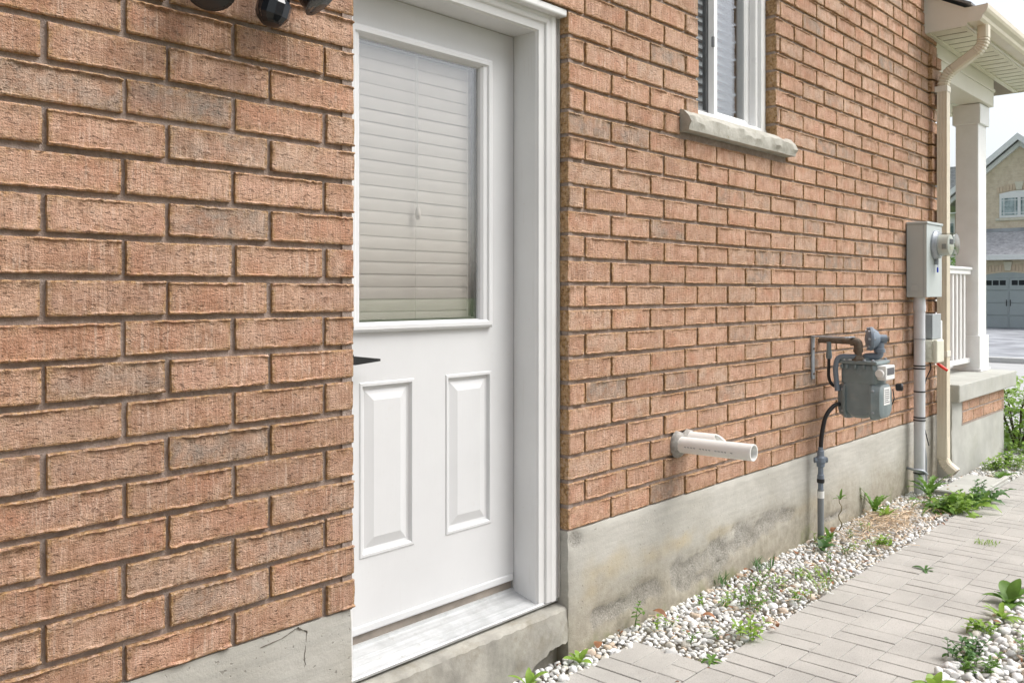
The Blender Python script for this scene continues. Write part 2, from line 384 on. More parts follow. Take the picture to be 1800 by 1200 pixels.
def fix(bm): bmesh.ops.recalc_face_normals(bm, faces=bm.faces); return bm
def nz(x, y, z=0.): return noise.noise(Vector((x, y, z)))
# projected size on the photograph, used only to choose which 300 bricks stay single objects
CF, CS = math.cos(R(41.947)), math.sin(R(41.947))
def apparent(x, y, z, w):
    y = y+2; d = CF*x+CS*y
    if d < .2: return 0
    px = 900+1580*(CS*x-CF*y)/d; py = 513-1580*(z-1.3)/d
    if px < -40 or px > 1660 or py < -30 or py > 1230: return 0
    return w/d/d

# ------------------------------------------------------------------ the ground and the paved path
BASE_Z = .44; CH = .089; LY = -.05                       # first brick course, course height, left wall stands 5 cm proud
XL, XR, XE = 1.528, 2.53, 6.70                           # door opening corners, street corner of the house
bm = nb(); bmesh.ops.create_grid(bm, x_segments=2, y_segments=2, size=150.)
for v in bm.verts: v.co = Vector((v.co.x+40, v.co.y, -.24))
tag(obj('ground', bm, 'lawn'), kind='structure')
bm = nb(); abox(bm, (-6, -3.5, -.22), (8.6, 1.0, -.045), .0)
tag(obj('soil_bed', bm, 'soil'), kind='structure')

path = tag(obj('path', abox(nb(), (1.2, -1.045, -.10), (9.57, -.412, -.045), 0), 'joint_sand'), kind='structure')
MX, MY = .0919, .1037
def cell_mesh(nx, ny, seed):
    g = .0009; bm = nb(); abox(bm, (.0026, -ny*MY+g, -.03), (nx*MX-.0026, -g, 0), .0022, 1)
    rs = random.Random(seed)
    for v in bm.verts:
        if v.co.z > -.02: v.co.z += rs.uniform(-.0006, .0006)
        v.co.x += rs.uniform(-.0009, .0009); v.co.y += rs.uniform(-.0009, .0009)
    me = bpy.data.meshes.new('paver'); bm.to_mesh(me); bm.free(); return me
C21 = [cell_mesh(2, 1, s) for s in range(4)]; C12 = [cell_mesh(1, 2, s+9) for s in range(4)]; C11 = [cell_mesh(1, 1, s+20) for s in range(2)]
def slab(x0, y0, rows=6, tilt=0., phase=0):
    s = link('paving_slab', None or bpy.data.meshes.new('paving_slab'), None, path, (x0, y0, 0))
    bm = nb(); abox(bm, (.003, -rows*MY+.003, -.05), (8*MX-.003, -.003, -.0065), .002); bm.to_mesh(s.data); bm.free()
    s.data.materials.append(MATS['joint_sand']); s.rotation_euler = (R(random.uniform(-.15, .15)), R(tilt), 0)
    for bi in range(4):
        bj = 0; j = 0
        while j < rows:
            h = min(2, rows-j); kind = (bi+bj+phase) % 2
            if kind == 0:
                for q in range(h): link('paver', random.choice(C21), 'paver', s).location = (bi*2*MX, -(j+q)*MY, random.uniform(-.0005, .0005))
            else:
                for q in range(2): link('paver', random.choice(C12 if h == 2 else C11), 'paver', s).location = ((bi*2+q)*MX, -j*MY, random.uniform(-.0005, .0005))
            j += h; bj += 1
    return s
for n in range(-1, 9): slab(2.957+n*8*MX, -.417, 6, tilt=[.1, -.12, .08, -.15, .1][n % 5])
slab(2.80-8*MX, -.104, 3, phase=1)
for x0 in (1.47, 2.21): slab(x0-.74, -1.06, 6, .05)

# road, kerbs, pavement and the drive across the street
def sheet(name, x0, x1, y0, y1, z, mat, th=.2):
    return tag(obj(name, abox(nb(), (x0, y0, z-th), (x1, y1, z), .0), mat), kind='structure')
sheet('sidewalk', 10.6, 12.1, -40, 40, -.16, 'road_concrete')
sheet('road', 12.6, 21.2, -60, 60, -.21, 'road_concrete')
sheet('kerb', 12.3, 12.6, -60, 60, -.12, 'kerb'); sheet('far_kerb', 21.2, 21.5, -60, 60, -.10, 'kerb')
sheet('driveway', 21.5, 40.98, .8, 10.2, -.195, 'asphalt_drive')

# ------------------------------------------------------------------ the house
house = thing('brick_house', (2.0, 0, 0), 'pinkish brown brick house side wall with concrete foundation and white side door', 'house')
wall = None
# mortar backing with the openings left free
Y0 = .0105
bm = nb()
abox(bm, (-1.6, LY+Y0, BASE_Z), (XL-.004, .32, 3.95)); abox(bm, (XR+.004, Y0, BASE_Z), (3.434-.004, .3, 3.95))
abox(bm, (3.434-.004, Y0, BASE_Z), (4.184+.004, .3, 1.992)); abox(bm, (4.184+.004, Y0, BASE_Z), (XE-.013, .3, 3.95))
abox(bm, (3.434-.004, Y0, 3.52), (4.184+.004, .3, 3.95)); abox(bm, (XL-.004, Y0, 2.318), (XR+.004, .3, 3.95))
abox(bm, (XL-.035, LY+.005, BASE_Z), (XL-.0028, .06, 3.94)); abox(bm, (XR+.005, .006, BASE_Z), (XR+.03, .06, 2.31))
wall = obj('brick_wall', bm, 'mortar', house)
# brick meshes: rough faces with wavy lips at the top and bottom arris
def brick_mesh(L, seed, D=.095):
    rs = random.Random(seed); H = .075; nx = max(5, int(L/.0105)); ox, oz = rs.uniform(0, 90), rs.uniform(0, 90)
    zs = [-.5*H, -.45*H, -.40*H, -.15*H, .12*H, .40*H, .45*H, .5*H]; bm = nb(); grid = []
    lipT, lipB = rs.uniform(.3, 1.), rs.uniform(.3, 1.)
    for j, z in enumerate(zs):
        row = []
        for i in range(nx+1):
            x = -L/2+L*i/nx; e = min(i, nx-i)
            wv = nz(x*19+ox, 3.1, oz+(j > 3)*9)*.0022+nz(x*95+ox, 9., oz+(j > 3)*5)*.0030
            y = nz(x*14+ox, z*30, oz)*.0011+nz(x*70+ox, z*70, oz+7)*.0006
            zz = z
            lipb = lipB*max(0., min(1.2, .35+2.6*nz(x*12+ox, 20.3, oz)+.7*nz(x*55, 2, oz))); lipt = lipT*max(0., min(1.2, .35+2.6*nz(x*12+ox, 33.3, oz)+.7*nz(x*55, 7, oz)))
            if j == 0: y += .002-.004*lipb; zz += wv*.45
            if j == 7: y += .002-.004*lipt; zz += wv*.45
            if j == 1: y -= .0055*lipb; zz += wv
            if j == 6: y -= .0055*lipt; zz += wv
            if j == 2: y += .0022*lipb; zz += wv*1.15
            if j == 5: y += .0022*lipt; zz += wv*1.15
            if e == 0: y += .0016; x += nz(z*70, ox, 5)*.0026
            row.append(bm.verts.new((x, y, zz)))
        grid.append(row)
    for a, b in zip(grid[:-1], grid[1:]):
        for i in range(nx): bm.faces.new((a[i], a[i+1], b[i+1], b[i]))
    rim = grid[0]+[r[-1] for r in grid[1:]]+grid[-1][-2::-1]+[r[0] for r in grid[-2:0:-1]]
    prev = rim
    for d in (.022, D):
        nxt = [bm.verts.new((v.co.x+(nz(v.co.x*50, v.co.z*60, d*90+ox)*.0015), d, v.co.z+nz(v.co.x*40+ox, d*80, 1)*.001)) for v in rim]
        for i in range(len(rim)): k = (i+1) % len(rim); bm.faces.new((prev[i], nxt[i], nxt[k], prev[k]))
        prev = nxt
    bm.faces.new(prev); fix(bm)
    for f in bm.faces: f.smooth = True
    for e in bm.edges: e.smooth = e.calc_face_angle(0) < R(28)
    me = bpy.data.meshes.new('brick'); bm.to_mesh(me)
    at = me.attributes.new('edge', 'FLOAT', 'POINT')
    for v in me.vertices:
        dx = L/2-abs(v.co.x); dz = H/2-abs(v.co.z); at.data[v.index].value = max(0., 1-min(dx/.011, dz/.011))
    bm.free(); return me
CLS = [(.257, 12), (.205, 4), (.155, 4), (.09, 6), (.05, 3)]
BM = {L: [brick_mesh(L, 100*i+k) for k in range(n)] for i, (L, n) in enumerate(CLS)}
allb = []
rb = random.Random(11)
def lay(k, x0, x1, y, parity_joints, cuts=()):
    z = BASE_Z+CH*k+CH/2
    j = sorted(q for q in parity_joints if x0-.3 < q < x1+.3); edges = [x0]+[q for q in j if x0+.03 < q < x1-.03]+[x1]
    for a, b in zip(edges[:-1], edges[1:]):
        a2 = a+(.0068 if a != x0 else 0); b2 = b-(.0068 if b != x1 else 0)
        a2 += rb.uniform(-.0022, .0022) if a != x0 else rb.uniform(-.002, .002)
        b2 += rb.uniform(-.0022, .0022) if b != x1 else rb.uniform(-.002, .002)
        if b2-a2 < .02: continue
        allb.append(((a2+b2)/2, y+rb.uniform(-.0022, .0022), z+rb.uniform(-.0014, .0014), b2-a2))
JE = [2.525+.267*n for n in range(-8, 24)]; JO = [2.53+.097+.267*n for n in range(-8, 24)]
LE = [1.433-.267*n for n in range(0, 20)]; LO = [1.266-.267*n for n in range(0, 20)]
for k in range(0, 39):
    lay(k, -1.6, XL, LY, LE if k % 2 == 0 else LO)
    J = JE if k % 2 == 0 else JO
    if k >= 21: segs = [(XL+.005, 6.7)] if False else [(XL, 3.434), (4.184, XE)]
    else: segs = [(XR, XE)]
    if k >= 18:
        segs = [(XR if k < 21 else XL, 3.434 if k < 35 else XE)]+([(4.184, XE)] if k < 35 else [])
    if k == 17: segs = [(XR, 3.284), (4.308, XE)]
    for a, b in segs: lay(k, a, b, 0., J)
    q = (k-1) % 6                                         # quoins: groups of four courses stand 2 cm proud of the corner
def mesh_for(w):
    L = min(CLS, key=lambda c: abs(c[0]-w))[0]; return L, rb.choice(BM[L])
allb.sort(key=lambda b: -apparent(*b))
single, rest = allb[:298], allb[298:]
# quoin bricks at the street corner (proud) are a part of their own
for (x, y, z, w) in single:
    L, me = mesh_for(w); o = link('brick', me, 'brick', wall, (x, y, z)); o.scale = (w/L, 1, 1)
def joined(name, items, parent, mat='brick_far', kind='stuff'):
    V, F, T, E_ = [], [], [], []; n0 = 0
    for (x, y, z, w) in items:
        L, me = mesh_for(w); n = len(me.vertices); co = np.empty(n*3); me.vertices.foreach_get('co', co); co = co.reshape(-1, 3)
        co = co*np.array([w/L, 1, 1])+np.array([x, y, z])-np.array(org(parent)); V.append(co)
        ed = np.empty(n); me.attributes['edge'].data.foreach_get('value', ed); E_.append(ed)
        F += [[n0+i for i in p.vertices] for p in me.polygons]; T += [rb.random()]*n; n0 += n
    me = bpy.data.meshes.new(name); me.from_pydata(np.concatenate(V).tolist(), [], F)
    for nm, dat in (('tint', np.array(T)), ('edge', np.concatenate(E_))):
        me.attributes.new(nm, 'FLOAT', 'POINT').data.foreach_set('value', dat)
    for p in me.polygons: p.use_smooth = True
    o = link(name, me, mat, parent); o['kind'] = kind; return o
joined('brick_courses', rest, wall)
# quoins
qb = []
for k in range(0, 30):
    z = BASE_Z+CH*k+CH/2
    if (k % 6) < 4 and k >= 4 and k not in ():
        if k % 2: qb += [(6.50+.045, -.028, z, .09), (6.60+.05, -.028, z, .10)]
        else: qb.append((6.50+.1, -.028, z, .2))
QB = thing if False else None
for q in qb:
    L, me = mesh_for(q[3]); o = link('quoin_brick', me, 'brick', wall, q[:3]); o.scale = (q[3]/L, 1, 1)

# foundation with relief: pits, spalled patches, trowel unevenness
SP = [(4.06, .175, .26, .062), (3.84, .155, .20, .07), (4.28, .18, .16, .045), (3.59, .135, .15, .066), (3.33, .115, .16, .075), (3.46, .06, .16, .04), (2.80, .09, .22, .05), (3.05, .10, .16, .06), (4.9, .06, .2, .02), (2.57, .41, .04, .03)]
ST = [(2.85, .265, .2, .05), (3.2, .25, .22, .035), (2.66, .2, .06, .12), (4.5, .17, .3, .04), (3.6, .22, .2, .03)]
def blob(x, z, lst):
    s = 0.
    for a, b, rx, rz in lst:
        d = math.hypot((x-a)/rx, (z-b)/rz)+.75*nz(x*9, z*16, a)+.35*nz(x*30, z*40, b); s = max(s, 1.25-d)
    return max(0., min(1., s))
def found_face(bm, x0, x1, z0, z1, y, nx, nz_, seed=0.):
    g = []
    for j in range(nz_+1):
        row = []
        for i in range(nx+1):
            x = x0+(x1-x0)*i/nx; z = z0+(z1-z0)*j/nz_
            d = nz(x*3+seed, z*5, 1)*.004+nz(x*14+seed, z*18, 2)*.0015
            d += blob(x, z, SP)*(.014+.012*nz(x*42, z*42, 3))
            if j == nz_: d += .004
            if i == 0: d += .004+.007*max(0, nz(z*30, seed, 7)); x += .003*nz(z*40, 3, seed)
            row.append(bm.verts.new((x, y+d, z)))
        g.append(row)
    for a, b in zip(g[:-1], g[1:]):
        for i in range(nx): bm.faces.new((a[i], a[i+1], b[i+1], b[i]))
    # returns and top
    def back(line):
        o = [bm.verts.new((v.co.x, .30, v.co.z)) for v in line]
        for i in range(len(line)-1): bm.faces.new((line[i], o[i], o[i+1], line[i+1]))
    back([r[0] for r in g]); back(g[-1]); back([r[-1] for r in g][::-1])
def attr_found(o):
    me = o.data; off = org(o)
    for nm, lst in (('spall', SP), ('stain', ST)):
        at = me.attributes.new(nm, 'FLOAT', 'POINT')
        for v in me.vertices: at.data[v.index].value = blob(v.co.x+off.x, v.co.z+off.z, lst) if v.co.x+off.x > 2 else 0
bm = nb(); found_face(bm, XR, XE, -.2, BASE_Z+.001, -.002, 260, 40)
fd = obj('foundation', fix(bm), 'foundation_concrete', house, 50); attr_found(fd)
bm = nb(); found_face(bm, -1.6, XL-.008, -.2, BASE_Z+.001, LY+.001, 220, 20, 5.)
for v in bm.verts: v.co.x = XL-.008-(v.co.x+6) if False else v.co.x
fl = obj('foundation', fix(bm), 'foundation_concrete', house, 50); attr_found(fl)
def crack(pts, y, parent, w=.0016):
    bm = nb(); P = []
    for a, b in zip(pts[:-1], pts[1:]):
        for t in range(6): P.append((a[0]+(b[0]-a[0])*t/6+random.uniform(-.003, .003), a[1]+(b[1]-a[1])*t/6))
    P.append(pts[-1])
    f = [(p, q) for p, q in zip(P[:-1], P[1:])]
    tube(bm, [(p[0], y, p[1]) for p in P], [w*random.uniform(.4, 1.3) for _ in P], 5)
    return obj('crack', bm, 'crack', parent)
crack([(1.35, .44), (1.376, .421), (1.371, .363), (1.364, .292), (1.37, .2)], LY+.0015, fl)
crack([(1.35, .44), (1.30, .425), (1.24, .42)], LY+.0015, fl, .001)
crack([(2.555, .165), (2.56, .11), (2.545, .07), (2.565, -.01)], .001, fd, .0022); crack([(4.42, .31), (4.43, .2), (4.43, .03)], .0005, fd, .0013)
# door step: concrete ledge inside the notch, its lower lip broken away
bm = nb(); n = 60; rows = []
prof = [(.30, .178), (.06, .177), (.014, .172), (.006, .163), (.005, .12), (.006, .06), (.03, .052), (.055, .045), (.06, -.2)]
for i in range(n+1):
    x = XL-.02+(XR+.004-XL+.02)*i/n; r = []
    for j, (y, z) in enumerate(prof):
        dy = nz(x*14, z*30, 4)*.003; dz = 0
        if j in (2, 3): dy += abs(nz(x*40, j, 6))*.006; dz = nz(x*33, 2, j)*.006
        if j in (5, 6): dz = -.030+.075*max(-.6, nz(x*4.2+2.9, 1.7, 3))+.014*nz(x*38, 3, 2)
        if j >= 7: dz = 0
        r.append(bm.verts.new((x, y+dy, z+dz)))
    rows.append(r)
for a, b in zip(rows[:-1], rows[1:]):
    for j in range(len(prof)-1): bm.faces.new((a[j], a[j+1], b[j+1], b[j]))
obj('door_step', fix(bm), 'step_concrete', house, 30)
# shell so that the rooms behind are closed and dark
bm = nb(); abox(bm, (-1.6, .3, 3.95), (XE, .45, 5.7)); abox(bm, (-1.6, 8.0, -.2), (XE, 8.2, 5.7)); abox(bm, (-1.8, LY, -.2), (-1.601, 8.2, 5.7)); abox(bm, (-1.6, .31, -.2), (XE-.22, 8, .10))
abox(bm, (-1.6, .46, 5.6), (XE, 8, 5.7)); obj('shell', bm, 'room', house)
bm = nb(); abox(bm, (XE-.2, .31, -.2), (XE-.002, 8.2, 5.7)); abox(bm, (-1.6, LY+.005, 3.951), (XE-.004, .29, 5.7)); obj('upper_wall', bm, 'far_brick_red', house)
bm = nb(); 
vsr = [(-2.0, -.45, 5.6), (XE+.4, -.45, 5.6), (XE+.4, 4.1, 7.9), (-2.0, 4.1, 7.9), (-2.0, 8.6, 5.6), (XE+.4, 8.6, 5.6)]
V = [bm.verts.new(p) for p in vsr]; bm.faces.new(V[:4]); bm.faces.new((V[3], V[2], V[5], V[4])); bm.faces.new((V[0], V[4], V[5], V[1])); bm.faces.new((V[0], V[3], V[4])); bm.faces.new((V[1], V[5], V[2]))
obj('roof', fix(bm), 'shingle', house)

# ------------------------------------------------------------------ the side door
DX0, DX1, DZ0, DZ1, DY = 1.612, 2.416, .262, 2.216, .165
LT = (1.716, 2.237, 1.207, 2.072); LO_ = (1.664, 2.292, 1.176, 2.108); P1 = (1.718-.002, 1.938, .490, 1.024); P2 = (2.077, 2.300, .490, 1.024)
bm = nb()
xs = [DX0, LO_[0], P1[0], P1[1], P2[0], LO_[1], P2[1], DX1]; xs = sorted(set(xs)); zs = sorted({DZ0, P1[2], P1[3], LO_[2], LO_[3], DZ1})
def inside(x, z, r): return r[0] < x < r[1] and r[2] < z < r[3]
vv = {}
def gv(x, z):
    if (x, z) not in vv: vv[(x, z)] = bm.verts.new((x, DY, z))
    return vv[(x, z)]
for a, b in zip(xs[:-1], xs[1:]):
    for c, d in zip(zs[:-1], zs[1:]):
        mx_, mz_ = (a+b)/2, (c+d)/2
        if inside(mx_, mz_, P1) or inside(mx_, mz_, P2) or inside(mx_, mz_, LO_): continue
        bm.faces.new((gv(a, c), gv(b, c), gv(b, d), gv(a, d)))
# edges of the slab going back
for a, b in zip(xs[:-1], xs[1:]):
    for z in (DZ0, DZ1):
        v1, v2 = gv(a, z), gv(b, z); w1, w2 = bm.verts.new((a, DY+.044, z)), bm.verts.new((b, DY+.044, z)); bm.faces.new((v1, v2, w2, w1))
for c, d in zip(zs[:-1], zs[1:]):
    for x in (DX0, DX1):
        v1, v2 = gv(x, c), gv(x, d); w1, w2 = bm.verts.new((x, DY+.044, c)), bm.verts.new((x, DY+.044, d)); bm.faces.new((v1, v2, w2, w1))
door = obj('door', fix(bm), 'white_paint', house, label='white steel door leaf with two raised panels')
for P_ in (P1, P2):
    bm = nb(); loft_rects(bm, [(*P_, DY), rect_inset(P_, .003, DY-.0035), rect_inset(P_, .011, DY-.0035), rect_inset(P_, .017, DY+.0075), rect_inset(P_, .026, DY+.009), rect_inset(P_, .055, DY+.0008), rect_inset(P_, .057, DY+.0002)])
    obj('door_panel', bm, 'white_paint', door, 7)
bm = nb(); G = LT
loft_rects(bm, [(*LO_, DY+.002), rect_inset(LO_, .001, DY-.014), rect_inset(LO_, .010, DY-.020), rect_inset(LO_, .022, DY-.019), rect_inset(LO_, .028, DY-.013), (G[0]-.012, G[1]+.012, G[2]-.010, G[3]+.010, DY-.011), (G[0]-.003, G[1]+.003, G[2]-.003, G[3]+.003, DY-.004), (*G, DY+.004), (*G, DY+.04)], cap=False)
obj('lite_frame', bm, 'white_paint', door, 20)
box('glass_pane', (G[0]-.001, DY+.006, G[2]-.001), (G[1]+.001, DY+.012, G[3]+.001), 'glass', door, 0)
bm = nb(); abox(bm, (DX0+.003, DY-.006, DZ0+.002), (DX1-.004, DY+.012, DZ0+.026), .004, 2); obj('drip_edge', bm, 'white_paint', door)
box('door_sweep', (DX0+.004, DY+.006, .232), (DX1-.006, DY+.030, .2625), 'sweep', door, .001)
bm = nb(); loft_rects(bm, [(*G, DY+.0135), rect_inset(G, .007, DY+.0135), rect_inset(G, .007, DY+.03)], cap=False); obj('glazing_spacer', bm, 'spacer', door)
# lever handle, most of its rose behind the brick corner
bm = nb(); lathe(bm, [(.026, .0), (.027, .004), (.024, .009), (.012, .011), (.011, .045)], (1.668, DY, 1.098), (0, -1, 0), 20)
ring_sweep(bm, [0, 1, 2, 3], lambda i: [Vector((1.655+.0325*i, DY-.052, 1.098))+Vector((0, a*.008*(1-.15*i), b*(.013-.0032*i)-.001*i)) for a, b in ((-1, -1), (1, -1), (1, 1), (-1, 1))])
obj('door_handle', fix(bm), 'black_plastic', door, 30)
# jamb and moulded casing, mitred round the opening
prof = [(0, .215), (0, .062), (.004, .058), (.005, .052), (.030, .048), (.034, .040), (.046, .036), (.050, .041), (.060, .036), (.078, .034), (.080, .046), (.1085, .047), (.1085, .14)]
def u_sweep(bm, prof, x0, x1, zb, zt):
    S = []
    for o, y in prof: S.append([bm.verts.new(p) for p in ((x0-o, y, zb), (x0-o, y, zt+o), (x1+o, y, zt+o), (x1+o, y, zb))])
    for a, b in zip(S[:-1], S[1:]):
        for j in range(3): bm.faces.new((a[j], a[j+1], b[j+1], b[j]))
    return bm
df = obj('door_frame', fix(u_sweep(nb(), prof, 1.608, 2.4195, .197, 2.2195)), 'frame_paint', house, 20)
box('weather_strip', (2.4155, DY+.002, .235), (2.4195, DY+.010, 2.215), 'caulk', df, .001)
box('weather_strip', (1.61, DY+.002, 2.2155), (2.415, DY+.010, 2.2195), 'caulk', df, .0005)
box('door_stop', (2.402, DY+.046, .24), (2.4205, .214, 2.216), 'frame_paint', df, .001)
box('drip_cap', (XL-.0, .006, 2.283), (XR-.001, .06, 2.311), 'frame_paint', df, .006, 2)
bm = nb(); tube(bm, [(XR-.003, .043+nz(z*9, 2)*.002, z) for z in [.2+i*.06 for i in range(36)]], [.004+.002*nz(i*1.7, 5) for i in range(36)], 6); obj('caulk_line', bm, 'caulk', df, 60)
# aluminium sill
prof = [(.048, .186), (.046, .194), (.049, .198), (.058, .199), (.060, .1975), (.085, .2045), (.087, .2055), (.092, .2065), (.094, .2062), (.120, .2130), (.122, .214), (.127, .215), (.129, .2148), (.163, .224), (.165, .234), (.20, .236), (.20, .186)]
bm = nb(); extrude_profile(bm, prof, XL+.004, 2.525, lambda t, p: Vector((t, p[0], p[1])))
obj('threshold', bm, 'brushed_sill', house)
# blind behind the door glass
bl = thing('window_blind', (1.976, .20, 1.2), 'closed off-white slatted blind hanging behind the door glass', 'blind')
n = 24
for i in range(n):
    z = 1.225+i*.0395; bm = nb(); rs = R(83+random.uniform(-1.4, 1.4)); sag = random.uniform(-.0015, .0015)
    pr = [(-.026, 0), (-.012, .0022), (0, .003), (.012, .0022), (.026, 0), (.026, -.0012), (0, .0016), (-.026, -.0012)]
    extrude_profile(bm, pr, 1.690, 2.262, lambda t, p: Vector((t, .205+p[0]*math.cos(rs)-p[1]*math.sin(rs)+sag*(t-1.9), z+p[0]*math.sin(rs)+p[1]*math.cos(rs)+sag*(t-1.9)*3)))
    obj('slat', bm, 'blind', bl, 30)
for x in (1.735, 1.968, 2.205):
    bm = nb(); tube(bm, [(x, .1895, 1.21), (x+.001, .1895, 1.7), (x, .1895, 2.1)], .0012, 5); obj('cord', bm, 'cord', bl)
bm = nb(); lathe(bm, [(.004, 0), (.0085, .006), (.010, .018), (.0075, .034), (.004, .04)], (1.972, .184, 1.535), (0, 0, 1), 12); obj('pull_knob', bm, 'blind', bl, 40)
bm = nb(); tube(bm, [(1.972, .1845, 1.575), (1.970, .1845, 1.9), (1.972, .186, 2.1)], .0011, 5); obj('cord', bm, 'cord', bl)
box('bottom_rail', (1.690, .194, 1.196), (2.262, .222, 1.212), 'blind', bl, .003)

# ------------------------------------------------------------------ the side window
WX0, WX1, WZ0 = 3.434, 4.184, 2.085; WT = 3.49; FY = .052
win = obj('window', fix(u_sweep(nb(), [(0, FY+.12), (0, FY+.022), (.004, FY+.018), (.022, FY+.016), (.026, FY), (.058, FY-.002), (.061, FY+.004), (.086, FY+.006), (.086, FY+.16)], WX0+.084, WX1-.084, WZ0, WT-.07)), 'vinyl', house, 25)
bm = nb(); abox(bm, (WX0, FY+.0, WZ0-.03), (WX1, FY+.10, WZ0+.022), .004); obj('bottom_frame', bm, 'vinyl', win)
def sash(x0, x1, y, w, z0, z1, name, mat, gmat='glass'):
    bm = nb(); u = (x0, x1, z0, z1)
    loft_rects(bm, [(*u, y+.03), (*u, y), rect_inset(u, w*.75, y), rect_inset(u, w, y+.008), rect_inset(u, w, y+.03)], cap=False)
    s = obj(name, fix(bm), mat, win, 25); box('glass_pane', (x0+w, y+.012, z0+w), (x1-w, y+.018, z1-w), gmat, s, 0); return s
sash(3.515, 3.80, FY+.085, .045, WZ0+.02, WT-.08, 'inner_sash', 'grey_vinyl')
sf = sash(3.752, 4.102, FY+.052, .040, WZ0+.02, WT-.08, 'outer_sash', 'vinyl')
box('sash_latch', (3.738, FY+.045, 2.44), (3.750, FY+.06, 2.49), 'grey_vinyl', win, .003)
# rock-faced stone sill
bm = nb(); n = 46; m_ = 5; X0, X1 = 3.284, 4.308
rows = []
for i in range(n+1):
    x = X0+(X1-X0)*i/n; r = []
    for j, (y, z) in enumerate([(.14, 2.102), (.06, 2.096), (-.012, 2.062), (-.040, 2.038), (-.046, 2.012), (-.044, 1.992), (-.042, 1.978), (.03, 1.978)]):
        k = 1. if 2 <= j <= 4 else .12
        ch = abs(nz(x*13+j*.35, 3.3, j*.45))+.5*abs(nz(x*34, 8, j*.9))
        r.append(bm.verts.new((x+(nz(j*2., 5, i)*.002 if 0 < i < n else 0), y-k*.020*(ch-.25), z+k*.010*nz(x*21, 4, j*.6))))
    rows.append(r)
for a, b in zip(rows[:-1], rows[1:]):
    for j in range(7): bm.faces.new((a[j], a[j+1], b[j+1], b[j]))
bm.faces.new(rows[0]); bm.faces.new(rows[-1][::-1])
obj('window_sill', fix(bm), 'sill_stone', house, 22)
wb = thing('window_blind', (3.8, .26, 2.0), 'closed grey slatted blind hanging behind the brick wall window', 'blind')
for i in range(34):
    z = 2.11+i*.042; bm = nb(); rs = R(52)
    extrude_profile(bm, [(-.027, 0), (0, .003), (.027, 0), (.027, -.0012), (0, .0016), (-.027, -.0012)], 3.47, 4.15, lambda t, p: Vector((t, .225+p[0]*math.cos(rs)-p[1]*math.sin(rs), z+p[0]*math.sin(rs)+p[1]*math.cos(rs))))
    obj('slat', bm, 'blind_grey', wb, 30)

# ------------------------------------------------------------------ eave, gutter and downspout at the street corner
EX0, EX1 = 6.422, 8.85
porch = thing('porch', (7.6, .5, 0), 'covered front porch with concrete slab, white square column and cream soffit', 'porch')
bm = nb(); pts = [(.0, 3.058), (-.272, 3.062), (-.272, 3.165), (.0, 3.33), (1.0, 3.85), (1.0, 3.75), (.0, 3.3)]
extrude_profile(bm, [(.012, 3.056), (-.268, 3.06), (-.268, 3.170), (.012, 3.325)], EX0, EX0+.02, lambda t, p: Vector((t, p[0], p[1]))); obj('rake_fascia', bm, 'cream_metal', porch)
box('eave_fascia', (EX0+.02, -.268, 3.062), (EX1, -.25, 3.185), 'cream_metal', porch, .002)
box('front_fascia', (EX1, -.268, 3.05), (EX1+.02, 2.6, 3.20), 'cream_metal', porch, .002)
x = EX0+.025; i = 0
while x < EX1-.02:
    w = min(.135, EX1-x); y1 = -.002 if x < XE-.05 else .02
    bm = nb(); abox(bm, (x+.010, -.225, 3.0592), (x+w-.010, y1-.03, 3.0618), .0006)
    obj('soffit_board', bm, 'soffit_metal', porch); x += .135
box('soffit_backing', (EX0+.02, -.249, 3.0616), (EX1, .012, 3.072), 'groove_shade', porch, 0)  # dark brown backing paints the shade in the grooves between the boards
box('soffit_trim', (EX0+.021, -.25, 3.0595), (EX1, -.2255, 3.067), 'soffit_metal', porch, .001)
box('soffit_trim', (EX0+.021, -.030, 3.052), (EX1, .010, 3.067), 'soffit_metal', porch, .002)
box('beam', (XE+.01, .012, 2.83), (8.22, .20, 3.075), 'cream_metal', porch, .004)
box('beam_trim', (XE+.011, .002, 2.95), (8.225, .0119, 2.975), 'cream_metal', porch, .002)
for i in range(16):
    box('ceiling_board', (XE+.02, .205+i*.135, 2.905), (8.84, .205+i*.135+.128, 2.915), 'soffit_metal', porch, .001)
bm = nb(); extrude_profile(bm, [(-.30, 3.185), (-.30, 3.20), (2.6, 4.66), (2.6, 4.62)], EX0-.03, EX1+.06, lambda t, p: Vector((t, p[0], p[1]))); obj('porch_roof', bm, 'shingle', porch)
bm = nb(); gp = [(-.2685, 3.078), (-.345, 3.076), (-.358, 3.092), (-.364, 3.112), (-.384, 3.132), (-.392, 3.150), (-.394, 3.178), (-.384, 3.184), (-.382, 3.176), (-.386, 3.150), (-.376, 3.137), (-.356, 3.116), (-.350, 3.097), (-.340, 3.084), (-.2735, 3.084), (-.2735, 3.175), (-.2685, 3.175)]
extrude_profile(bm, gp, EX0+.001, EX1+.02, lambda t, p: Vector((t, p[0], p[1])))
gut = obj('gutter', bm, 'beige_metal', porch)
bm = nb(); extrude_profile(bm, gp[:7]+[(-.2685, 3.175)], EX0-.003, EX0, lambda t, p: Vector((t, p[0], p[1]))); obj('end_cap', bm, 'cream_metal', gut)
ds = thing('downspout', (6.58, -.08, 0), 'cream rectangular metal downspout with ribbed elbows at the house corner', 'downspout')
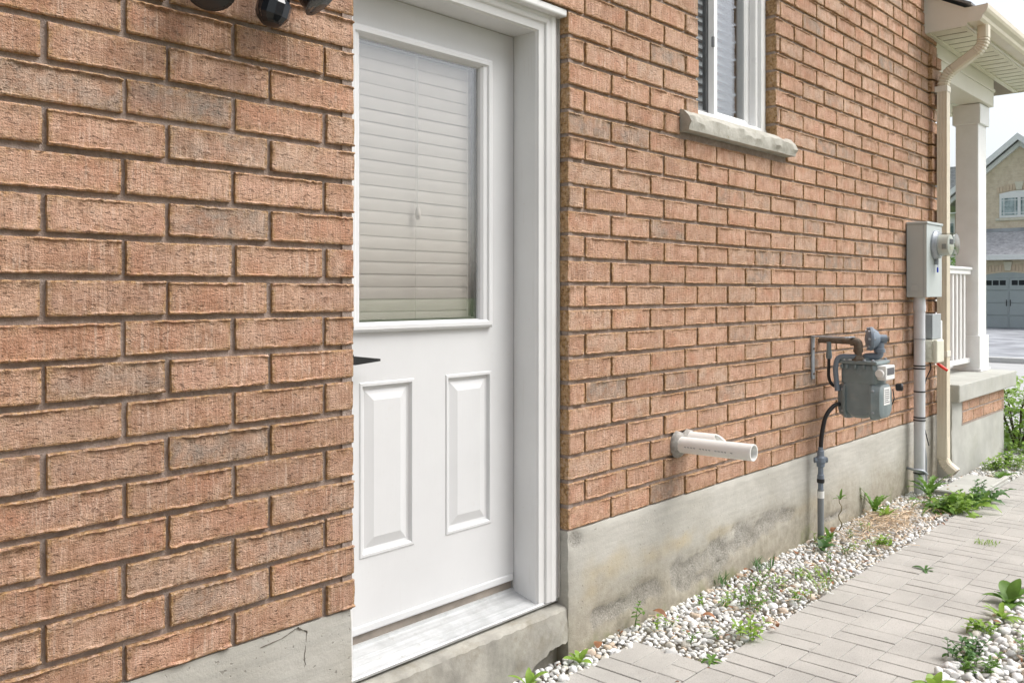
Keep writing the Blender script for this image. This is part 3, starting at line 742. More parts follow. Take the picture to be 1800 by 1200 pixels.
def rect_pipe(bm, path, wx, wd, corr=None):
    """rectangular pipe swept in the y-z plane at constant x, ribbed where corr says so"""
    P = [Vector(p) for p in path]
    def ring(i):
        a, b = P[max(0, i-1)], P[min(len(P)-1, i+1)]; t = (b-a).normalized(); nrm = Vector((0, -t.z, t.y)); s = corr[i] if corr else 0
        q = P[i]; c = .012; hw, hd = wx/2-s, wd/2-s; out = []
        for sx, sn, kx, kn in ((1, 1, 0, 1), (1, 1, 1, 0), (1, -1, 1, 0), (1, -1, 0, 1), (-1, -1, 0, 1), (-1, -1, 1, 0), (-1, 1, 1, 0), (-1, 1, 0, 1)):
            out.append(q+Vector((sx*(hw-c*kn), 0, 0))+nrm*(sn*(hd-c*kx)))
        return out
    return ring_sweep(bm, P, ring)
DXc, DYc, WXs, WDs = 6.585, -.074, .072, .064
bm = nb(); extrude_profile(bm, [], 0, 0, None) if False else None
pr = []
for (a, b, nrib) in (((-1, -1), (1, -1), 3), ((1, -1), (1, 1), 3), ((1, 1), (-1, 1), 3), ((-1, 1), (-1, -1), 3)):
    for q in range(13):
        t = q/13; px = a[0]+(b[0]-a[0])*t; py = a[1]+(b[1]-a[1])*t
        inn = .0022 if q % 4 == 2 else 0
        nrm = (-(b[1]-a[1])/2, (b[0]-a[0])/2)
        pr.append((DXc+px*WXs/2+nrm[0]*inn, DYc+py*WDs/2+nrm[1]*inn))
extrude_profile(bm, pr, .16, 2.71, lambda t, p: Vector((p[0], p[1], t))); obj('pipe', bm, 'beige_metal', ds)
def arc(cy, cz, r, a0, a1, n): return [(DXc, cy+r*math.cos(R(a0+(a1-a0)*i/n)), cz+r*math.sin(R(a0+(a1-a0)*i/n))) for i in range(n+1)]
up = [(DXc, DYc, 2.70)]+arc(DYc-.13, 2.71, .13, 0, 58, 20)
e1 = up[-1]; d = Vector((0, -math.sin(R(58)), math.cos(R(58))))
e2 = Vector(e1)+d*.168; up2 = arc(e2.y+.105*math.cos(R(58)), e2.z+.105*math.sin(R(58)), .105, 238, 180, 20)
def ribs(n): return [.0035 if (i % 3 == 1) else 0. for i in range(n)]
bm = nb(); rect_pipe(bm, up, WXs+.004, WDs+.004, [0]+ribs(21)); obj('elbow', bm, 'beige_metal', ds)
bm = nb(); rect_pipe(bm, [Vector(e1)-d*.004, Vector(e1)+d*.08, e2+d*.004], WXs, WDs); obj('offset_pipe', bm, 'beige_metal', ds)
bm = nb(); q = up2[-1]; rect_pipe(bm, up2+[(DXc, q[1], 3.079)], WXs+.004, WDs+.004, ribs(21)+[0]); obj('elbow', bm, 'beige_metal', ds)
lo = [(DXc, DYc, .30), (DXc, DYc, .18)]+arc(DYc-.09, .17, .09, 0, -52, 18); q = Vector(lo[-1]); d2 = Vector((0, -math.sin(R(52)), -math.cos(R(52)))); lo.append(tuple(q+d2*.055))
bm = nb(); rect_pipe(bm, lo, WXs+.004, WDs+.004, [0, 0]+ribs(19)+[0]); bm.faces.ensure_lookup_table()
bmesh.ops.delete(bm, geom=[bm.faces[-1]], context='FACES'); obj('elbow', bm, 'beige_metal', ds)
bm = nb(); e = q+d2*.05; rect_pipe(bm, [e-d2*.03, e], WXs-.006, WDs-.006); obj('outlet', bm, 'mouth_shade', ds)  # near-black plug stands in for the shade inside the open pipe
for z in (2.69, .875):
    bm = nb(); abox(bm, (DXc-WXs/2-.004, DYc-WDs/2-.004, z-.02), (DXc+WXs/2+.004, .0, z+.02), .002); abox(bm, (DXc-WXs/2-.035, -.024, z-.02), (DXc-WXs/2-.0045, -.012, z+.02), .002)
    obj('strap', bm, 'cream_metal', ds)
box('splash_block', (6.10, -.415, -.04), (6.86, -.150, .018), 'porch_concrete', None, .006, 2, loc=(6.48, -.28, 0))
sbk = bpy.data.objects['splash_block']; tag(sbk, 'low grey concrete splash block below the downspout outlet', 'splash block')
box('rim', (6.10, -.415, .018), (6.86, -.385, .040), 'porch_concrete', sbk, .006); box('rim', (6.10, -.384, .018), (6.135, -.15, .036), 'porch_concrete', sbk, .006)

# ------------------------------------------------------------------ porch base, column and railing
PY = -.10
bm = nb(); found_face(bm, XE, 8.06, -.25, .53, PY, 80, 30, 9.); 
pf = obj('porch_wall', fix(bm), 'porch_concrete', porch, 50)
# a shallow recess of the wall is filled with brick: two courses under the slab
items = []
for k, (x0, off) in enumerate(((6.93, 0.), (6.93, .11))):
    x = x0; z = .357+.089*k+.0445; first = True
    while x < 8.05:
        w = .257 if not (first and k) else .15; w = min(w, 8.056-x); first = False
        if w > .04:
            L, me = mesh_for(w); o = link('brick', me, 'brick', pf, (x+w/2, PY-.004, z)); o.scale = (w/L, 1, 1)
        x += w+.01
box('brick_bed', (6.915, PY-.0015, .348), (8.058, PY+.05, .536), 'mortar', pf, .001)
bm = nb(); g = 40; rows = []
box('slab', (XE+.002, PY-.045, .531), (8.27, 2.5, .655), 'porch_concrete', porch, .008, 2)
CX, CYc, CW = 8.035, .146, .172
col = obj('column', abox(nb(), (CX-CW/2, CYc-CW/2, .655), (CX+CW/2+.06, CYc+CW/2, 2.83), .004), 'porch_white', porch)
for z0, z1, o_ in ((.658, .945, .016), (2.665, 2.826, .02)):
    box('column_collar', (CX-CW/2-o_, CYc-CW/2-o_, z0), (CX+CW/2+.06+o_, CYc+CW/2+o_, z1), 'porch_white', col, .004)
box('column_foot', (CX-CW/2-.026, CYc-CW/2-.026, .6555), (CX+CW/2+.086, CYc+CW/2+.026, .680), 'porch_white', col, .003)
rail = box('railing', (XE+.02, .110, 1.440), (CX-CW/2-.01, .165, 1.475), 'porch_white', porch, .006, 2)
box('cap_rail', (XE+.02, .098, 1.475), (CX-CW/2-.004, .177, 1.500), 'porch_white', rail, .010, 2)
box('bottom_rail', (XE+.02, .116, .725), (CX-CW/2-.01, .160, .765), 'porch_white', rail, .004)
for i in range(11):
    x = XE+.07+i*.102; box('baluster', (x, .122, .765), (x+.034, .154, 1.44), 'porch_white', rail, .003)

# ------------------------------------------------------------------ electric meter, conduit and small boxes
em = thing('electric_meter', (6.2, -.06, 1.26), 'tall grey metal electric meter box with round glass meter on brick', 'meter')
enc = box('enclosure', (6.05, -.130, 1.266), (6.362, -.004, 1.735), 'enclosure_grey', em, .004, 2)
box('lid', (6.045, -.136, 1.7355), (6.367, -.004, 1.752), 'enclosure_grey', enc, .003)
box('cover_seam', (6.0475, -.111, 1.27), (6.0499, -.109, 1.735), 'box_grey', enc, 0)
bm = nb(); lathe(bm, [(.034, 0), (.034, .0025), (.030, .003), (.029, .001), (.021, .001), (.020, .003), (.0, .003)], (6.0505, -.058, 1.325), (-1, 0, 0), 28); obj('knockout', bm, 'enclosure_grey', enc, 30)
MC = (6.215, -.130, 1.605)
bm = nb(); lathe(bm, [(.094, 0), (.096, .012), (.090, .020), (.086, .030), (.076, .032)], MC, (0, -1, 0), 36); obj('socket_ring', bm, 'galvanized', em, 35)
bm = nb(); lathe(bm, [(.074, .030), (.076, .05), (.076, .118), (.070, .130), (.052, .137), (.0, .139)], MC, (0, -1, 0), 36); obj('glass_cover', bm, 'meter_glass', em, 35)
bm = nb(); lathe(bm, [(.066, .030), (.066, .095), (.056, .100), (.0, .100)], MC, (0, -1, 0), 30); md = obj('meter_body', bm, 'label_white', em, 35)
box('display', (MC[0]-.040, MC[1]-.1035, MC[2]+.004), (MC[0]+.040, MC[1]-.1005, MC[2]+.036), 'label_ink', md, .002)
box('nameplate', (MC[0]-.034, MC[1]-.1030, MC[2]-.036), (MC[0]+.034, MC[1]-.1005, MC[2]-.010), 'box_beige', md, .001)
box('side_label', (MC[0]-.067, MC[1]-.088, MC[2]-.030), (MC[0]-.060, MC[1]-.060, MC[2]+.004), 'box_grey', md, .001)
bm = nb(); abox(bm, (MC[0]-.012, MC[1]-.022, MC[2]-.128), (MC[0]+.012, MC[1]-.002, MC[2]-.094), .003); obj('ring_clamp', bm, 'galvanized', em)
bm = nb(); tube(bm, [(MC[0]-.004, MC[1]-.018, MC[2]-.126), (MC[0]-.01, MC[1]-.022, MC[2]-.14), (MC[0]-.004, MC[1]-.016, MC[2]-.15)], .0015, 6); abox(bm, (MC[0]-.012, MC[1]-.022, MC[2]-.178), (MC[0]+.003, MC[1]-.014, MC[2]-.146), .002); obj('seal_tag', bm, 'blue_tag', em, label='small blue plastic seal tag')
CDX, CDY = 6.105, -.068
cd = thing('conduit', (CDX, CDY, 0), 'thick pale grey plastic conduit rising from the pebbles to the meter box', 'conduit')
bm = nb(); tube(bm, [(CDX, CDY, -.06), (CDX, CDY, .6), (CDX, CDY, 1.205)], .0345, 24); obj('pipe', bm, 'pvc_grey', cd, 40)
bm = nb(); lathe(bm, [(.038, -.03), (.039, .0), (.036, .03), (.034, .062)], (CDX, CDY, 1.205), (0, 0, 1), 24); obj('coupling', bm, 'pvc_grey', cd, 40)
for z in (.998, .80, .795+.0):
    pass
for z, m_, r_ in ((.995, 'galvanized', .0362), (.822, 'rubber', .0368), (.804, 'rubber', .0368), (.655, 'rubber', .0362), (.488, 'rubber', .0375), (.470, 'rubber', .0375), (.128, 'rubber', .037)):
    bm = nb(); lathe(bm, [(.034, -.004), (r_+.0005, -.004), (r_+.0005, .004), (.034, .004)], (CDX, CDY, z), (0, 0, 1), 24); obj('cable_tie', bm, m_, cd, 40)
bm = nb(); tube(bm, rounded([(CDX-.03, -.002, .155), (CDX-.06, -.05, .155), (CDX-.036, CDY-.036, .15), (CDX+.02, CDY-.042, .12)], .03), .008, 8); obj('clamp', bm, 'galvanized', cd, 50)
gb = box('junction_box', (6.215, -.108, .992), (6.385, -.003, 1.152), 'box_grey', None, .006, 2, loc=(6.30, -.05, .992)); tag(gb, 'small dark grey square junction box under the electric meter', 'junction box')
box('lid', (6.210, -.116, .988), (6.390, -.1085, 1.156), 'box_grey', gb, .004)
wb2 = box('network_box', (6.33, -.092, .90), (6.475, -.003, 1.105), 'label_white', None, .006, 2, loc=(6.40, -.05, .90)); tag(wb2, 'slim white cable box half hidden behind the beige box', 'cable box')
box('lid', (6.328, -.099, .898), (6.477, -.0925, 1.107), 'label_white', wb2, .003)
bb = box('telephone_box', (6.165, -.132, .842), (6.305, -.020, .985), 'box_beige', None, .008, 2, loc=(6.23, -.07, .842)); tag(bb, 'small beige plastic telephone box strapped beside the grey conduit', 'telephone box')
box('lid', (6.160, -.160, .838), (6.310, -.1325, .989), 'box_beige', bb, .010, 2)
for z in (.88, .945): box('hinge', (6.156, -.122, z-.010), (6.166, -.104, z+.010), 'box_beige', bb, .002)
bm = nb(); tube(bm, rounded([(6.24, -.09, .842), (6.235, -.10, .80), (6.20, -.075, .72), (6.185, -.06, .55), (6.175, -.075, .42), (6.16, -.11, .30)], .04), .0035, 7)
cb = obj('cable', bm, 'rubber', None, 60, loc=(6.2, -.08, .3)); tag(cb, 'thin black cable dangling from the beige telephone box', 'cable')
bm = nb(); tube(bm, [(6.265, -.125, .835), (6.275, -.150, .812), (6.29, -.185, .785)], [.008, .0105, .009], 10); rp = obj('cable_end_cap', bm, 'red_plastic', None, 50, loc=(6.27, -.15, .80)); tag(rp, 'red plastic cable cap hanging under the beige telephone box', 'cable cap')
gc = obj('ground_conduit', tube(nb(), rounded([(6.30, -.028, .56), (6.30, -.028, .28), (6.305, -.04, .20), (6.305, -.04, -.05)], .05), .014, 12), 'conduit_dark', None, 50, loc=(6.30, -.03, 0)); tag(gc, 'narrow dark grey conduit running down behind the thick one', 'conduit')
box('mounting_plate', (6.30, -.0135, .27), (6.365, -.0005, .455), 'pvc_grey', gc, .003)

# ------------------------------------------------------------------ gas meter
gm = thing('gas_meter', (4.76, -.2, .63), 'grey cast gas meter with regulator hung on rusty pipe against brick', 'gas meter')
# cast body seen from its side: rounded belly, flat front
def rounded_prism(bm, x0, x1, outline, inset=.012):
    """outline [(y,z)] extruded in x with chamfered rims"""
    cy = sum(p[0] for p in outline)/len(outline); cz = sum(p[1] for p in outline)/len(outline)
    def sc(k): return [(cy+(p[0]-cy)*k, cz+(p[1]-cz)*k) for p in outline]
    L = [(x0, sc(.86)), (x0+inset*.4, sc(.95)), (x0+inset, sc(1)), (x1-inset, sc(1)), (x1-inset*.4, sc(.95)), (x1, sc(.86))]
    return ring_sweep(bm, L, lambda i: [Vector((L[i][0], p[0], p[1])) for p in L[i][1]])
def rrect(y0, y1, z0, z1, r, n=6, rb_=None):
    out = []
    for cy, cz, a, rr in ((y1-r, z1-r, 0, r), (y0+r, z1-r, 90, r), (y0+(rb_ or r), z0+(rb_ or r), 180, rb_ or r), (y1-(rb_ or r), z0+(rb_ or r), 270, rb_ or r)):
        for i in range(n+1): t = R(a+90*i/n); out.append((cy+rr*math.cos(t), cz+rr*math.sin(t)))
    return out
GX0, GX1 = 4.675, 4.865
bm = nb(); bw = fix(rounded_prism(bm, GX0+.012, GX1-.012, rrect(-.285, -.135, .640, .845, .03, 6, .06), .03))
body = obj('body', bm, 'gas_grey', gm, 40)
def plate(y0, y1, name):   # the two diaphragm covers, front and back, with lobed outline
    bm = nb(); o = []
    hw, z0, z1 = .100, .632, .835
    for i in range(40):
        t = 2*math.pi*i/40; ct, st_ = math.cos(t), math.sin(t)
        sx = math.copysign(abs(ct)**.55, ct)*hw; sz = math.copysign(abs(st_)**.55, st_)*(z1-z0)/2
        o.append(((GX0+GX1)/2+sx, (z0+z1)/2+sz))
    mx_, mz_ = (GX0+GX1)/2, (z0+z1)/2
    L = [(y1, 1.), (y1-.012, 1.), (y1-.018, .95), (y0+.010, .86), (y0, .70)] if y0 < y1 else [(y1, 1.), (y1+.012, 1.), (y1+.018, .95), (y0-.010, .86), (y0, .70)]
    ring_sweep(bm, L, lambda i: [Vector((mx_+(p[0]-mx_)*L[i][1], L[i][0], mz_+(p[1]-mz_)*L[i][1])) for p in o])
    p_ = obj(name, fix(bm), 'gas_grey', gm, 35)
    for i in range(8):
        t = 2*math.pi*(i+.5)/8; ct, st_ = math.cos(t), math.sin(t)
        bx_, bz_ = mx_+math.copysign(abs(ct)**.55, ct)*.093, mz_+math.copysign(abs(st_)**.55, st_)*.094
        s = -1 if y0 < y1 else 1
        bm = nb(); lathe(bm, [(.0075, -.002*s), (.0075, .006*s), (.005, .010*s)], (bx_, y1+(.014*s), bz_), (0, 1, 0), 6); obj('bolt', fix(bm), 'galvanized', p_)
    return p_
pfm = plate(-.330, -.272, 'front_cover'); plate(-.098, -.148, 'back_cover')
bm = nb(); rounded_prism(bm, GX0+.010, GX1-.010, rrect(-.300, -.120, .82, .925, .012, 4), .012); obj('upper_case', fix(bm), 'gas_grey', gm, 40)
tp = box('top_plate', (GX0-.004, -.312, .924), (GX1+.004, -.108, .942), 'gas_grey', gm, .005, 2)
for yy in (-.29, -.245, -.20, -.155, -.13):
    for xx in (GX0+.006, GX1-.006):
        bm = nb(); lathe(bm, [(.0075, -.012), (.0075, .012), (.005, .016)], (xx, yy, .936), (0, 0, 1), 6); obj('bolt', bm, 'galvanized', tp)
        bm = nb(); lathe(bm, [(.008, 0), (.009, .012), (.008, .022)], (xx-.004 if xx < 4.7 else xx+.004, yy, .900), (0, 0, 1), 8); obj('lug', bm, 'gas_grey', tp)
ix = box('index_box', (GX0+.03, -.348, .845), (GX1-.03, -.300, .920), 'label_white', gm, .006, 2)
bm = nb(); lathe(bm, [(.022, 0), (.022, .012), (.018, .015)], (GX0+.028, -.318, .880), (-1, 0, 0), 16); obj('side_cap', bm, 'label_white', ix, 30)
box('dial', (GX0+.045, -.3495, .872), (GX1-.045, -.3481, .908), 'label_ink', ix, 0)
lb = box('label', (GX0+.045, -.3318, .716), (GX1-.055, -.3302, .806), 'label_white', gm, 0)
for i in range(7): box('printed_line', (GX0+.053, -.3324, .727+i*.0105), (GX1-.068+random.uniform(-.02, .004), -.3319, .731+i*.0105), 'label_ink', lb, 0)
bm = nb(); lathe(bm, [(.014, 0), (.020, .008), (.021, .03), (.014, .038)], (GX1-.015, -.345, .800), (.35, -1, .1), 14); tube(bm, [(GX1-.012, -.33, .79), (GX1-.005, -.335, .74), (GX1-.002, -.32, .70)], .003, 6); obj('remote_reader', bm, 'rubber', gm, 35)
# supply pipe out of the wall, tee and regulator
bm = nb(); tube(bm, [(4.70, .02, 1.043), (4.70, -.06, 1.043), (4.70, -.185, 1.040)], .0165, 14); sp_ = obj('supply_pipe', bm, 'rusty_iron', gm, 40)
bm = nb(); tube(bm, rounded([(4.70, -.170, 1.040), (4.70, -.207, 1.040), (4.70, -.207, .985)], .03), .0225, 16); obj('elbow', bm, 'rusty_iron', gm, 40)
bm = nb(); lathe(bm, [(.026, 0), (.026, .018), (.018, .018), (.018, .05), (.025, .052), (.025, .066)], (4.70, -.207, .935), (0, 0, 1), 14); obj('nipple', bm, 'rusty_iron', gm, 30)
bm = nb(); lathe(bm, [(.032, 0), (.033, .012), (.027, .026), (.022, .03)], (4.70, -.207, .940), (0, 0, 1), 6); obj('union_nut', bm, 'rusty_iron', gm)
bm = nb(); tube(bm, rounded([(4.69, -.205, .962), (4.665, -.112, .962), (4.662, -.100, .90), (4.672, -.108, .78)], .03), .0135, 12); obj('bypass_pipe', bm, 'regulator_blue', gm, 40)
RC = (4.76, -.268, 1.055)
bm = nb(); lathe(bm, [(.014, -.046), (.042, -.038), (.057, -.029), (.062, -.024), (.062, -.012), (.056, -.006), (.040, .018), (.024, .026), (.022, .060), (.016, .062)], RC, (.50, -.86, 0), 28); rg = obj('regulator', fix(bm), 'regulator_blue', gm, 35)
for i in range(8):
    ax = Vector((.50, -.86, 0)).normalized(); u = Vector((0, 0, 1)); v = ax.cross(u); t = 2*math.pi*i/8
    bm = nb(); lathe(bm, [(.006, -.034), (.006, .0)], Vector(RC)+(u*math.cos(t)+v*math.sin(t))*.054-ax*.004, ax, 6); obj('bolt', bm, 'galvanized', rg)
bm = nb(); ax = Vector((.50, -.86, 0)).normalized(); lathe(bm, [(.015, 0), (.015, .014)], Vector(RC)+ax*.058, ax, 14); obj('vent_cap', bm, 'rusty_iron', rg, 30)
bm = nb(); tube(bm, rounded([(4.765, -.285, 1.02), (4.77, -.295, .985), (4.765, -.285, .963), (4.75, -.225, .960), (4.75, -.22, .93)], .03), [.026]*1+[.024]*6+[.018]*6+[.017]*7, 14) if False else tube(bm, rounded([(4.765, -.290, 1.03), (4.768, -.295, .965), (4.75, -.222, .960), (4.75, -.222, .93)], .022), .0195, 14); obj('outlet_bend', bm, 'regulator_blue', gm, 40)
bm = nb(); lathe(bm, [(.028, 0), (.028, .02), (.023, .022), (.023, .05)], (4.767, -.293, .985), (0, 0, 1), 14); obj('collar', bm, 'regulator_blue', gm, 30)
bm = nb(); lathe(bm, [(.030, 0), (.030, .012), (.024, .018)], (4.75, -.222, .940), (0, 0, 1), 16); obj('flange', bm, 'gas_grey', gm, 30)
# wall bracket with its arm, hose loop and the riser from the ground
br = box('bracket', (4.585, -.010, .840), (4.615, -.001, 1.040), 'galvanized', gm, .002)
bm = nb(); abox(bm, (4.585, -.185, 1.062), (4.615, -.001, 1.068), .001); abox(bm, (4.615, -.19, 1.0605), (4.705, -.17, 1.0675), .001); abox(bm, (4.5855, -.0105, 1.035), (4.6145, -.002, 1.066), .001); obj('arm', bm, 'galvanized', br)
for z in (.868, 1.0):
    bm = nb(); lathe(bm, [(.006, 0), (.006, .005)], (4.60, -.010, z), (0, -1, 0), 8); obj('screw', bm, 'rusty_iron', br)
bm = nb(); tube(bm, rounded([(4.69, -.055, 1.035), (4.69, -.055, .96), (4.685, -.055, .84), (4.69, -.075, .800), (4.705, -.115, .800)], .05), .0085, 10); obj('hose_loop', bm, 'rubber', gm, 50)
bm = nb(); lathe(bm, [(.014, 0), (.016, .015), (.012, .05), (.012, .09)], (4.69, -.055, .945), (0, 0, 1), 10); obj('hose_fitting', bm, 'gas_grey', gm, 40)
bm = nb(); tube(bm, rounded([(4.70, -.125, .705), (4.66, -.105, .712), (4.60, -.075, .66), (4.575, -.062, .55), (4.572, -.06, .455)], .06, 6), .011, 10); obj('inlet_hose', bm, 'rubber', gm, 50)
rs_ = thing('gas_riser', (4.572, -.06, 0), 'dark steel gas riser pipe with shut-off valve standing in white pebbles', 'gas pipe')
bm = nb(); tube(bm, [(4.572, -.06, -.06), (4.572, -.06, .15), (4.572, -.06, .27)], .0165, 14); obj('sleeve', bm, 'conduit_dark', rs_, 40)
bm = nb(); lathe(bm, [(.0135, .25), (.0135, .30), (.0175, .305), (.0175, .345), (.014, .35), (.014, .385), (.021, .39), (.021, .405), (.026, .412), (.026, .435), (.018, .445), (.018, .47), (.013, .475), (.013, .49)], (4.572, -.06, 0), (0, 0, 1), 12); vb = obj('valve_body', bm, 'regulator_blue', rs_, 30)
bm = nb(); lathe(bm, [(.015, -.034), (.015, .034)], (4.572, -.06, .423), (.7, -.7, 0), 8); obj('valve_core', bm, 'regulator_blue', rs_)
bm = nb(); lathe(bm, [(.019, .305), (.020, .315), (.019, .325)], (4.572, -.06, 0), (0, 0, 1), 12); obj('tape', bm, 'rubber', rs_, 40)
bm = nb(); lathe(bm, [(.0178, .225), (.018, .25), (.0178, .262)], (4.572, -.06, 0), (0, 0, 1), 12); obj('tag_band', bm, 'label_white', rs_, 40)

# ------------------------------------------------------------------ furnace vent pipes through the wall
def open_pipe(bm, a, b, r, th, seg=28, cut=0.):
    ax = (Vector(b)-Vector(a)); L = ax.length; ax.normalize()
    rings = [(r, 0), (r, L), (r-th, L), (r-th, .02)]; u = Vector((0, 0, 1)); v = ax.cross(u)
    Rg = [[bm.verts.new(Vector(a)+ax*(l+(cut*math.cos(2*math.pi*k/seg) if l > .1 else 0))+(u*math.cos(2*math.pi*k/seg)+v*math.sin(2*math.pi*k/seg))*rr) for k in range(seg)] for rr, l in rings]
    for A, B in zip(Rg[:-1], Rg[1:]):
        for j in range(seg): bm.faces.new((A[j], A[(j+1) % seg], B[(j+1) % seg], B[j]))
    bm.faces.new(Rg[-1]); return fix(bm)
vp = thing('vent_pipe', (3.255, 0, .665), 'long white plastic vent pipe sticking out of brick, its open end in view', 'vent pipe')
bm = open_pipe(nb(), (3.255, .03, .664), (3.255, -.350, .670), .0335, .005); obj('pipe', bm, 'pvc', vp, 40)
bm = nb(); pts = []
for i in range(26): t = 2*math.pi*i/26; rr = .050+.009*nz(math.cos(t)*2, math.sin(t)*2, 4); pts.append((math.cos(t)*rr, math.sin(t)*rr))
L_ = [(.0, 1.), (-.010, .98), (-.02, .80), (-.024, .66)]
ring_sweep(bm, L_, lambda i: [Vector((3.255+p[0]*L_[i][1]+.002*nz(p[0]*90, p[1]*90, i), L_[i][0]+.004*nz(p[0]*60, p[1]*60, 2), .664+p[1]*L_[i][1]*1.15)) for p in pts]); obj('mortar_collar', fix(bm), 'mortar_patch', vp, 60)
for i in range(16):
    y = -.06-i*.014; 
    if i % 5 == 4: continue
    bm = nb(); t = R(205); 
    for q in range(2): abox(bm, (3.255-.0345, y-.004+q*.005, .6605+q*.0015), (3.255-.0333, y-.001+q*.005, .6655), 0)
    obj('print_mark', bm, 'pvc_ink', vp)
v2 = thing('vent_pipe', (3.335, 0, .68), 'short white plastic vent pipe behind the longer one, end cut at a slant', 'vent pipe')
bm = open_pipe(nb(), (3.335, .03, .676), (3.335, -.17, .679), .0335, .005, cut=-.035); obj('pipe', bm, 'pvc', v2, 40)
bm = nb(); L_ = [(.0, .98), (-.010, .95), (-.018, .78), (-.022, .66)]
ring_sweep(bm, L_, lambda i: [Vector((3.335+p[0]*L_[i][1], L_[i][0]+.004*nz(p[0]*60, p[1]*60, 5), .676+p[1]*L_[i][1]*.9)) for p in pts]); obj('mortar_collar', fix(bm), 'mortar_patch', v2, 60)

# ------------------------------------------------------------------ security light above the wall's left part
sl = thing('security_light', (1.24, -.05, 2.05), 'black twin-head security light with motion sensor above the brick wall', 'security light')
bm = nb(); lathe(bm, [(.062, 0), (.064, .018), (.055, .035), (.020, .040)], (1.235, -.048, 2.145), (0, -1, 0), 28); obj('base', bm, 'black_plastic', sl, 35)
for s, tx, tz, ax in ((-1, 1.055, 2.000, (-.35, -.50, -.79)), (1, 1.330, 2.052, (.45, -.5, -.74))):
    bm = nb(); tube(bm, rounded([(1.235+s*.035, -.08, 2.13), (1.235+s*.07, -.10, 2.12), (tx-ax[0]*.07, -.12, tz+.055)], .02), .012, 10); obj('arm', bm, 'black_plastic', sl, 40)
    bm = nb(); lathe(bm, [(.016, -.085), (.032, -.075), (.040, -.03), (.052, .03), (.055, .035), (.050, .036)], (tx, -.14, tz), ax, 28); h = obj('lamp_head', bm, 'black_plastic', sl, 35)
    bm = nb(); lathe(bm, [(.049, .030), (.047, .0362), (.0, .0385)], (tx, -.14, tz), ax, 28); obj('lens', bm, 'black_lens', h, 35)
sx_, sy_, sz_ = 1.225, -.125, 1.978
bm = nb(); lathe(bm, [(.030, .07), (.034, .04), (.040, .012), (.041, -.006), (.036, -.020), (.022, -.036), (.006, -.040)], (sx_, sy_, sz_), (.12, -.05, 1), 10); sn = obj('sensor_body', bm, 'black_plastic', sl, 20)
bm = nb(); lathe(bm, [(.028, -.026), (.037, -.012), (.037, .018), (.030, .026)], (sx_-.004, sy_-.014, sz_-.004), (.15, -.3, 1), 12); obj('sensor_lens', bm, 'black_lens', sn, 15)
bm = nb(); abox(bm, (sx_-.038, sy_-.052, sz_+.030), (sx_+.034, sy_-.005, sz_+.048), .006, 2); obj('sensor_visor', bm, 'lamp_lens', sn)
bm = nb(); tube(bm, [(sx_, sy_, sz_+.06), (sx_, -.10, 2.11)], .012, 10); obj('sensor_arm', bm, 'black_plastic', sl, 40)

# ------------------------------------------------------------------ pebbles
ico = nb(); bmesh.ops.create_icosphere(ico, subdivisions=2, radius=1.); IV = np.array([v.co[:] for v in ico.verts]); IF = np.array([[v.index for v in f.verts] for f in ico.faces]); ico.free()
ico = nb(); bmesh.ops.create_icosphere(ico, subdivisions=1, radius=1.); IV1 = np.array([v.co[:] for v in ico.verts]); IF1 = np.array([[v.index for v in f.verts] for f in ico.faces]); ico.free()
def shapes(IV, n, seed):
    out = []
    for s in range(n):
        r = np.random.RandomState(seed+s); v = IV.copy()
        for _ in range(7):                               # chop facets: worn but angular chips
            d = r.normal(size=3); d /= np.linalg.norm(d); h = r.uniform(.45, .8); t = v@d; k = t > h; v[k] -= np.outer((t[k]-h)*.92, d)
        v += np.array([[noise.noise(Vector(p)*1.3+Vector((s*3.1, 0, 0))) for _ in range(3)] for p in v])*.10
        out.append(v)
    return out
SH2, SH1 = shapes(IV, 12, 1), shapes(IV1, 8, 50)
def pebbles(name, region, n, zfun, sizes, label, near):
    V, F, T = [], [], []; n0 = 0; r = np.random.RandomState(len(name)+n); placed = {}
    cnt = 0; tries = 0
    while cnt < n and tries < n*12:
        tries += 1; x, y, dens = region(r)
        s = sizes(r); key = (int(x/.05), int(y/.05)); lay_ = 1 if cnt > n*.6 else 0
        ok = True
        for a in (-1, 0, 1):
            for b in (-1, 0, 1):
                for (px, py, ps, pl) in placed.get((key[0]+a, key[1]+b), ()):
                    if pl == lay_ and (px-x)**2+(py-y)**2 < ((ps+s)*.72)**2: ok = False
        if not ok: continue
        placed.setdefault(key, []).append((x, y, s, lay_)); cnt += 1
        hi = x < near; B, Fi = (SH2[r.randint(12)], IF) if hi else (SH1[r.randint(8)], IF1)
        sc = np.array([s*r.uniform(.85, 1.3), s*r.uniform(.7, 1.), s*r.uniform(.5, .75)])
        a, b, c = r.uniform(0, 6.28), r.uniform(-.35, .35), r.uniform(-.35, .35)
        M = np.array((Matrix.Rotation(a, 3, 'Z')@Matrix.Rotation(b, 3, 'X')@Matrix.Rotation(c, 3, 'Y')))
        v = (B*sc)@M.T+np.array([x, y, zfun(x, y)+(.004 if lay_ == 0 else .014)]); V.append(v); F.append(Fi+n0); n0 += len(v); T.append(np.full(len(v), r.rand()))
    V = np.concatenate(V); F = np.concatenate(F); me = bpy.data.meshes.new(name)
    me.vertices.add(len(V)); me.vertices.foreach_set('co', V.ravel()); me.loops.add(F.size); me.loops.foreach_set('vertex_index', F.ravel().astype(np.int32))
    me.polygons.add(len(F)); me.polygons.foreach_set('loop_start', np.arange(0, F.size, 3, dtype=np.int32)); me.update(calc_edges=True)
    me.attributes.new('tint', 'FLOAT', 'POINT').data.foreach_set('value', np.concatenate(T)); me.polygons.foreach_set('use_smooth', np.ones(len(F), bool))
    o = link(name, me, 'pebble'); return tag(o, label, 'pebbles', kind='stuff')
